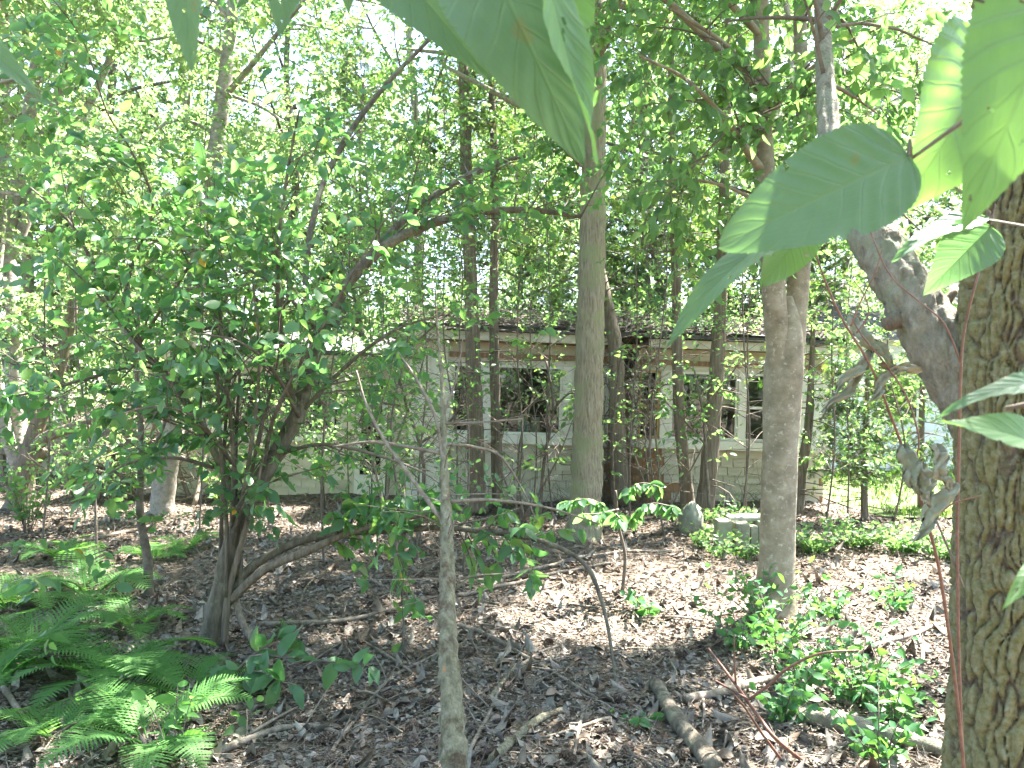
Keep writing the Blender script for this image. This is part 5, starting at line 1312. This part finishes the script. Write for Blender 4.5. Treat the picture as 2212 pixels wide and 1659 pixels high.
# many plain sticks that only their place tells apart
SG = 'plain dead sticks strewn over the leaf litter'
for i in range(46):
    y = 1150 + 500 * random.random(); x = random.uniform(430, 2000)
    a = random.random() * 6.283; l = random.uniform(60, 210) * (y - 847) / 700; kx, ky = math.cos(a) * l, math.sin(a) * l * .45
    y1 = min(max(y + ky, 1130), 1680); w0 = random.uniform(3.5, 8) * (y - 847) / 600 + 1.5
    fallen('stick', 'plain thin dead stick lying on the brown leaf litter', [(x, y, w0), (x + kx * .5 + random.uniform(-8, 8), (y + y1) / 2 + random.uniform(-5, 5), w0 * .85), (x + kx, y1, w0 * .5)], random.choice(['dead_wood', 'dead_wood', 'twig', 'snag']), 5, 'stick', SG, rough=0, lift=random.uniform(0, .02))

# ------------------------------------------------------------------ pine cones
def cone_mesh(seed):
    rs = np.random.default_rng(seed); mb = MB(); n = 64
    tube(mb, np.array([(x, 0, 0) for x in np.linspace(-.045, .045, 6)]), np.array([.004, .010, .012, .011, .008, .003]), 6, var=.1)
    for i in range(n):
        t = i / n; a = i * 2.39996; x = -.05 + .10 * t
        rr = .024 * math.sin(math.pi * (.12 + .82 * t)) ** .7
        d = np.array([.35 - .3 * t, math.cos(a), math.sin(a)]); d = d / np.linalg.norm(d); s = np.array([0, -math.sin(a), math.cos(a)])
        c = np.array([x, 0, 0]); wv = .0085
        V = [c + d * .006, c + d * rr * .8 + s * wv, c + d * rr * 1.12 + np.array([.003, 0, 0]), c + d * rr * .8 - s * wv, c + d * rr * .85 - np.array([.005, 0, 0])]
        mb.add(V, tris=[(0, 1, 2), (0, 2, 3), (0, 4, 1), (1, 4, 2), (2, 4, 3), (3, 4, 0)], var=float(rs.random()))
    return mb.mesh('pine_cone', M['cone'], False)
CM = [cone_mesh(1), cone_mesh(2)]
for i in range(70):
    y = 1235 + 420 * random.random() ** .9; x = random.uniform(470, 1560) if i % 5 else random.uniform(40, 2000)
    Y = CAMZ * FPX / (y - HY); X = (x - CX) / FPX * Y
    o = put(CM[i % 2], 'pine_cone', None, Matrix.Translation((X, Y, float(gz(X, Y)) + .024)) @ Matrix.Rotation(random.random() * 6.28, 4, 'Z') @ Matrix.Rotation(random.uniform(-.3, .3), 4, 'Y') @ Matrix.Scale(random.uniform(.75, 1.2), 4))
    tag(o, 'brown open pine cone lying in the leaf litter', 'pine cone', 'pine cones on the forest floor')

# ------------------------------------------------------------------ brush pile left of the house
bp = thing('brush_pile', 'heap of bleached dead branches beside the pale-barked trunk', 'brush pile', ground_at(340, 11.2))
mb = MB(); n = 260
c = ground_at(360, 11.2)
P0 = c + rng.normal(0, 1, (n, 3)) * np.array([.55, .35, 0]) + np.array([0, 0, .05]) + np.array([0, 0, 1.]) * (rng.random((n, 1)) ** 1.3) * 1.5
a = rng.random(n) * 6.283; l = .3 + 1.0 * rng.random(n) ** 2
d = np.stack([np.cos(a), .5 * np.sin(a), rng.normal(.1, .45, n)], -1) * l[:, None]
P2 = P0 + d; P2[:, 2] = np.maximum(P2[:, 2], .05); P1 = (P0 + P2) / 2 + rng.normal(0, .07, (n, 3))
r = .004 + .016 * rng.random(n) ** 3
bez_tubes(mb, P0, P1, P2, r, r * .5, 5, 4)
tag(mb.build('branches', M['dead_wood'], bp), kind='stuff')
for k in range(6):
    q0 = c + np.array([-.9 + .3 * k, rng.normal(0, .2), 0]); q1 = c + np.array([rng.normal(0, .6), rng.normal(0, .3), 1.5 + .5 * rng.random()])
    mb = MB(); Pq = spline([q0, (q0 + q1) / 2 + rng.normal(0, .08, 3), q1], 6); tube(mb, Pq, np.linspace(.035, .015, len(Pq)), 7, rough=.2, freq=20); mb.build('bough', M['dead_wood'], bp)

# ------------------------------------------------------------------ near branches with large leaves
def big_leaf(root, p0, p1, width, nvec, mname, sag=.06, fold=.25, serr=.05, wav=.02, shape=1.0, nt=96, ns=12, blunt=.85, holes=.60):
    """blade from p0 to p1 (world), width in metres, nvec the side it faces"""
    d = p1 - p0; L = np.linalg.norm(d); X = d / L; nv = np.asarray(nvec, float); Y = nrm(np.cross(nv, X)); Z = np.cross(X, Y)
    V, UV, F = [], [], []
    ph = random.random() * 6
    for i in range(nt + 1):
        t = i / nt
        hw = (math.sin(math.pi * min(1, t ** (.62 * shape))) ** blunt) * (1 - .25 * t) + .012 * (1 - t)
        if t > .8: hw *= 1 - .35 * ((t - .8) / .2) ** 1.2 * (1 - t) * 0
        hw *= width * .58
        tooth = 1 + serr * ((i % 3) / 2 - .5) * (1 if i % 3 else -1) if .04 < t < .97 else 1
        for j in range(-ns, ns + 1):
            s = j / ns
            k = tooth if abs(j) == ns else 1
            z = -sag * L * 4 * t * (1 - t) * -1 + fold * abs(s) * hw - .10 * L * t * t + wav * L * math.sin(t * 9 + ph + (2 if s > 0 else 0)) * abs(s) ** 2
            puck = .0030 * L * (1 + .5 * math.sin(t * 5 + ph)) * math.sin((t * 9 - abs(s) ** .8 * 1.9) * 2 * math.pi) * min(1, abs(s) * 3)
            V.append(p0 + X * (t * L) + Y * (s * hw * k) + Z * (z + puck))
            UV.append((s * .5 + .5, t))
    m = 2 * ns + 1
    i = np.arange(nt)[:, None] * m; j = np.arange(m - 1)[None]
    q = np.stack([i + j, i + m + j, i + m + j + 1, i + j + 1], -1).reshape(-1, 4)
    # small insect holes and a nibbled margin
    hv = np.array([mnoise.noise((u * 7 + ph * 9, v * 15, ph)) + .35 * mnoise.noise((u * 22 + ph, v * 46, 3.)) + (.12 if abs(u - .5) > .44 else 0) for u, v in UV])
    keep = hv[q].mean(axis=1) < holes
    mb = MB(); mb.add(V, quads=q[keep], var=.5, uv=np.array(UV))
    return mb.build('leaf', M[mname], root)

def near_branch():
    b = np.array([.66, .60, float(gz(.66, .60))])
    t = thing('mulberry_sapling', 'near sapling with very large serrated green leaves hanging into view', 'sapling', b)
    def tb(name, pts, r0, r1, m='twig'):
        P = spline(np.array(pts, float), 8); mb = MB(); tube(mb, P, np.linspace(r0, r1, len(P)), 8); mb.build(name, M[m], t); return P
    tb('stem', [b, (.65, .60, .8), (.62, .60, 1.5), (.58, .62, 1.95), (.52, .64, 2.12)], .014, .007)
    B1 = tb('branch', [(.58, .62, 1.96), (.45, .62, 2.03), (.2, .63, 2.06), (-.05, .64, 2.04), (-.3, .70, 2.02), (-.5, .75, 1.98)], .006, .0025)
    B2 = tb('branch', [(.62, .60, 1.55), (.52, .66, 1.60), (.46, .72, 1.585)], .005, .002)
    B3 = tb('branch', [(.60, .61, 1.90), (.48, .64, 1.88), (.40, .66, 1.84), W(1968, 343, .67)], .003, .0016)
    B4 = tb('branch', [(.61, .60, 1.70), (.60, .80, 1.76), W(2135, 475, 1.0)], .003, .0016)
    pts = np.vstack([B1, B2, B3, B4, [[.60, .61, 1.8], [.58, .62, 1.9], [.56, .63, 2.0]]])
    def leaf(bx, by, bY, tx, ty, tY, wpx, nv, m, **k):
        p0, p1 = W(bx, by, bY), W(tx, ty, tY)
        q = pts[np.argmin(np.linalg.norm(pts - p0, axis=1))]
        mid = (p0 + q) / 2 + np.array([0, 0, .015])
        tb('petiole', [q, mid, p0], .0018, .0014)
        big_leaf(t, p0, p1, wpx / FPX * (bY + tY) / 2, nv, m, **k)
    leaf(1010, -170, .62, 1262, 340, .60, 250, (-.2, -1, .25), 'big_teal', sag=.05, fold=.12, wav=.03)
    leaf(790, -150, .68, 1055, 160, .66, 150, (-.55, -.6, .5), 'big_teal', sag=.05, fold=.35)
    leaf(1150, -190, .57, 1338, 335, .60, 135, (.75, -.65, .3), 'big_lit', sag=-.04, fold=.3, wav=.03)
    leaf(1190, -120, .64, 1222, 250, .66, 150, (.2, .9, -.2), 'big_lit', sag=.05, fold=.2)
    leaf(412, -190, .72, 396, 138, .70, 112, (-.1, -1, .3), 'big_teal', sag=.03)
    leaf(640, -180, .74, 600, 68, .72, 120, (.1, -1, .3), 'big_teal', sag=.03)
    leaf(740, -160, .74, 752, 22, .74, 80, (.1, -1, .4), 'big_teal')
    leaf(-90, 40, .80, 78, 200, .78, 62, (-.3, -.8, .6), 'big_teal')
    leaf(1962, 338, .66, 1572, 512, .62, 225, (-.1, -1, .15), 'big_teal', sag=.0, fold=.12, wav=.012, shape=1.12, blunt=.60)
    leaf(2128, 122, .80, 1955, 462, .76, 285, (.1, -1, -.25), 'big_lit', sag=.05, fold=.3, shape=.8)
    leaf(2310, -60, .52, 2096, 470, .50, 275, (-.25, -.95, .35), 'big_lit', sag=.04, fold=.2, serr=.09, shape=.9)
    leaf(1722, 490, .74, 1425, 728, .70, 84, (-.5, -.7, .5), 'big_teal', sag=.08, fold=.2)
    leaf(1750, 470, .75, 1640, 632, .74, 95, (.1, .8, -.4), 'big_lit', sag=.05)
    leaf(2290, 825, .62, 2040, 872, .60, 60, (0, -.55, .85), 'big_teal', sag=.06, fold=.2)
    leaf(2330, 1010, .60, 2056, 888, .58, 130, (0, -.6, .8), 'big_lit', sag=.05, fold=.2, serr=.09)
    leaf(2275, 1195, .58, 2168, 1306, .56, 45, (-.3, -.6, .7), 'big_lit', sag=.03)
    leaf(2130, 470, 1.0, 1925, 545, 1.0, 75, (-.1, -.5, .85), 'big_teal', sag=.05)
    leaf(2140, 490, 1.0, 2000, 630, 1.0, 110, (-.2, -1, .3), 'big_teal', sag=.05)
    # unseen leaves of the same shoot, added to shade those hanging in view
    for (x, y, z, a, m) in ((.19, .78, 2.20, 2.0, 0), (.09, .70, 2.16, 2.6, 0), (.27, .80, 2.24, 1.2, 0), (.14, .84, 2.28, .3, 0), (.01, .76, 2.18, 3.0, 0), (.37, .76, 2.16, .8, 0), (.46, .80, 2.14, 2.2, 0), (.43, .86, 2.22, 1.5, 0), (-.11, .80, 2.16, 2.4, 0), (-.23, .86, 2.2, .4, 0), (.22, .68, 2.2, 1.6, 0)):
        p0 = np.array([x, y, z]); p1 = p0 + .19 * np.array([math.cos(a), .4 * math.sin(a), -.25])
        q = pts[np.argmin(np.linalg.norm(pts - p0, axis=1))]
        tb('petiole', [q, (p0 + q) / 2 + np.array([0, 0, .03]), p0], .0018, .0014)
        big_leaf(t, p0, p1, .12, (0, -.2, 1), 'big_teal')
near_branch()

def red_shrub():
    b = ground_at(2120, 1.75)
    t = thing('red_stemmed_shrub', 'red-brown bare shoots with curled dried leaves before the furrowed trunk', 'shrub', b)
    z = [(2120, 1659 + 700, 1.75, 12)]
    def S(px, m='red_twig'): return limb(t, 'shoot', [(a, b, c, d * .56) for a, b, c, d in px], m, 7, 7)
    y0 = HY + CAMZ / 1.75 * FPX
    S([(2120, y0, 1.75, 16), (2085, 1700, 1.72, 14), (2040, 1300, 1.68, 13), (2004, 1130, 1.65, 13), (1965, 1010, 1.63, 12), (1925, 900, 1.6, 11), (1880, 790, 1.58, 10), (1820, 690, 1.56, 9), (1780, 600, 1.55, 8), (1752, 515, 1.54, 5)])
    S([(2120, y0, 1.75, 14), (2078, 1600, 1.75, 12), (2068, 1200, 1.75, 12), (2072, 950, 1.74, 12), (2075, 820, 1.73, 11), (2082, 720, 1.72, 10), (2105, 620, 1.7, 9), (2130, 530, 1.7, 8), (2150, 440, 1.7, 5)])
    S([(2078, 790, 1.73, 8), (2040, 700, 1.72, 7), (1990, 655, 1.7, 6), (1920, 590, 1.68, 5), (1868, 470, 1.66, 4)])
    S([(1965, 1010, 1.63, 8), (1985, 955, 1.62, 7), (1960, 860, 1.6, 7), (1915, 790, 1.58, 7), (1870, 735, 1.57, 6), (1840, 690, 1.56, 4)])
    S([(1838, 705, 1.56, 7), (1860, 650, 1.55, 6), (1890, 590, 1.54, 5), (1905, 540, 1.54, 4)])
    S([(1850, 720, 1.56, 6), (1875, 680, 1.55, 5), (1868, 640, 1.55, 5), (1840, 600, 1.54, 3)])
    S([(2004, 1130, 1.65, 9), (2040, 1100, 1.64, 8), (2065, 1085, 1.63, 6), (2120, 1070, 1.62, 4)])
    # dark twigs at right
    S([(2078, 560, 1.72, 4), (2060, 500, 1.72, 4), (2020, 460, 1.72, 3)], 'twig')
    S([(2082, 1270, 1.75, 9), (2050, 1190, 1.76, 9), (2010, 1100, 1.78, 8), (1975, 1060, 1.8, 5)], 'twig')
    # dried curled leaves hanging from the shoots
    for (x0, ya, x1, yb, wd) in ((1830, 685, 1930, 790, 34), (1930, 790, 1880, 870, 26), (1885, 760, 1800, 850, 30), (1868, 800, 1770, 905, 24), (1985, 800, 1900, 790, 24), 
                                 (1950, 960, 1985, 1070, 44), (1990, 1000, 2010, 1095, 40), (2060, 1040, 1975, 1170, 44), (2020, 960, 2050, 1060, 34)):
        Y0 = 1.58 + random.uniform(-.03, .05)
        p0, p1 = W(x0, ya, Y0), W(x1, yb, Y0 - .04)
        d = p1 - p0; L = np.linalg.norm(d); X = d / L; Yv = nrm(np.cross(np.array([0, -1, .3]), X)); Z = np.cross(X, Yv)
        V = []; nt, ns = 22, 10; ph = random.random() * 6
        for i in range(nt + 1):
            tt = i / nt; hw = wd / FPX * Y0 * .5 * (math.sin(math.pi * min(1, tt ** .7 + .02)) ** .7 + .05)
            for j in range(ns + 1):
                a = (j / ns - .5) * 4.4
                V.append(p0 + X * (tt * L) + Yv * (math.sin(a) * hw * .8 + .005 * math.sin(tt * 9 + ph)) + Z * (math.cos(a) * hw * .6 + .006 * math.sin(tt * 17 + j * 1.9 + ph) + .003 * math.sin(tt * 43 + j * 3.1) + .012 * mnoise.noise((tt * 6 + ph, j * .5, ph))))
        i = np.arange(nt)[:, None] * (ns + 1); j = np.arange(ns)[None]; m = ns + 1
        mb = MB(); mb.add(V, quads=np.stack([i + j, i + m + j, i + m + j + 1, i + j + 1], -1).reshape(-1, 4), var=random.random())
        tag(mb.build('dried_leaf', M['curled'], t), 'grey curled dried leaf')
red_shrub()

# red-brown twigs low on the right
rt = thing('red_twig_shrub', 'low red-brown bare twigs sprawling over the fallen logs', 'shrub', ground_at(1680, 3.3))
y0 = HY + CAMZ / 3.3 * FPX
for px in ([(1745, y0 - 5, 3.3, 9), (1680, 1600, 3.2, 9), (1640, 1550, 3.25, 8), (1590, 1480, 3.3, 7), (1530, 1400, 3.4, 4)], [(1620, 1510, 3.25, 7), (1660, 1480, 3.2, 7), (1700, 1445, 3.15, 7), (1770, 1412, 3.1, 6), (1855, 1405, 3.05, 4)],
           [(1620, 1512, 3.25, 5), (1580, 1490, 3.3, 5), (1545, 1470, 3.3, 4)], [(1590, 1480, 3.3, 5), (1586, 1430, 3.3, 4), (1586, 1370, 3.3, 3)], [(1700, y0, 3.3, 7), (1650, 1590, 3.2, 6), (1610, 1530, 3.15, 5), (1585, 1500, 3.1, 3)]):
    limb(rt, 'twig', px, 'red_twig', 6, 6)

# ------------------------------------------------------------------ dead vines over the torn bay and along the wall
rng = np.random.default_rng(55)
dv = thing('dead_vines', 'brown tangle of dead vines hanging over the torn-open bay', 'vines', hp(2.5, -.15, -.1))
mb = MB(); n = 330
u = 2.45 + rng.normal(0, .19, n); z0 = .1 + 2.5 * rng.random(n)
P0 = np.array([hp(a, -.10 - .25 * c, b) for a, b, c in zip(u, z0, rng.random(n))])
d = np.stack([rng.normal(0, .35, n), rng.normal(-.05, .1, n), rng.normal(-.25, .45, n)], -1)
P2 = P0 + d; P2[:, 2] = np.maximum(P2[:, 2], .04); P1 = (P0 + P2) / 2 + rng.normal(0, .12, (n, 3))
r = .0025 + .009 * rng.random(n) ** 3
bez_tubes(mb, P0, P1, P2, r, r * .5, 6, 4)
tag(mb.build('stems', M['bark_cedar'], dv), kind='stuff')
for k in range(5):
    q0 = hp(2.3 + .12 * k, -.18, -.1); q1 = hp(2.2 + .16 * k + rng.normal(0, .1), -.15, 1.5 + rng.random()); 
    mb = MB(); Pq = spline([q0, (q0 + q1) / 2 + rng.normal(0, .09, 3), q1, q1 + np.array([rng.normal(0, .3), -.1, .1])], 7); tube(mb, Pq, np.linspace(.022, .006, len(Pq)), 7, rough=.2, freq=20); mb.build('vine', M['bark_cedar'], dv)
wb = thing('brush', 'grey dead brush piled along the foot of the house wall', 'brush', hp(1.2, -.3, 0))
mb = MB(); n = 300
u = -.4 + 5.4 * rng.random(n); P0 = np.array([hp(a, -.12 - .5 * c, 0) for a, c in zip(u, rng.random(n))]); P0[:, 2] = gz(P0[:, 0], P0[:, 1]) + .02
P2 = P0 + np.stack([rng.normal(0, .3, n), rng.normal(-.05, .12, n), .10 + .6 * rng.random(n) ** 1.8], -1); P1 = (P0 + P2) / 2 + rng.normal(0, .08, (n, 3))
r = .0018 + .004 * rng.random(n) ** 2
bez_tubes(mb, P0, P1, P2, r, r * .4, 5, 3)
tag(mb.build('stems', M['dead_wood'], wb), kind='stuff')

for x, Y, n, lab in ((1552, 7.55, 16, 'small leafy weed before the largest stone slab'), (1612, 7.5, 16, 'small leafy weed before the narrow stone slabs'), (1515, 8.0, 14, 'small leafy weed beside the square stone')):
    seedling('weed', lab, 'weed', x, Y, n, 'leaf_beech', .055, 8, LEAF_LOW, WGRP, h=(.12, .3), spread=1.2)
# green creeper over the eave and roof
cr = thing('creeper', 'green creeper and fallen leafy twigs trailing over the roof edge', 'creeper', hp(2.4, -.35, 2.45))
n = 230
cu = rng.choice(np.array([-.5, .2, .5, 1.4, 1.9, 2.5, 2.8, 3.3, 3.9, 4.6, 5.1]), n) + rng.normal(0, .22, n); yy = rng.random(n) * 2.2 - .35
P0 = np.array([hp(a, b, 2.56 + (b + .36) * .192) for a, b in zip(cu, yy)])
P2 = P0 + np.stack([rng.normal(0, .3, n), rng.normal(-.1, .15, n), rng.normal(.12, .22, n)], -1); P1 = (P0 + P2) / 2 + np.array([0, 0, .08]) + rng.normal(0, .05, (n, 3))
mb = MB(); r = np.full(n, .003); bez_tubes(mb, P0, P1, P2, r, r * .5, 5, 3); tag(mb.build('stems', M['twig'], cr), kind='stuff')
Pq, D, Nn, S = leaves_on(P0, P1, P2, 9, .04, .08, .6, .4)
mb = MB(); place(mb, LEAF_LOW, Pq, D, Nn, S, rng.random(len(Pq))); tag(mb.build('foliage', M['leaf_beech'], cr), kind='stuff')
# further slender saplings that hide the roofline and the wing
rng = np.random.default_rng(91)
for x, Y, h, sp, n, ls, ln, lab in (
    (850, 6.4, 3.3, .8, 190, .055, .05, 'low fine-leaved sapling just behind the snag, toward the many-stemmed tree'),
    (1000, 6.9, 3.4, .7, 150, .05, -.03, 'low fine-leaved sapling behind the snag, toward the ridged trunk'),
    (755, 9.8, 4.6, .9, 200, .055, .02, 'fine-leaved sapling close before the wing window'),
    (1150, 9.9, 4.4, .9, 170, .05, .02, 'fine-leaved sapling close before the roof edge over the large window'),
    (1410, 9.9, 4.4, .9, 170, .05, -.02, 'fine-leaved sapling before the roof edge over the yellow-framed window'),
    (1610, 9.9, 4.4, .9, 170, .05, .02, 'fine-leaved sapling before the roof edge beside the beech'),
    (1830, 9.0, 4.2, .9, 170, .055, .0, 'fine-leaved sapling between the beech and the small dark cedar')):
    slender(lab, x, Y, h, sp, n, ls, ln)
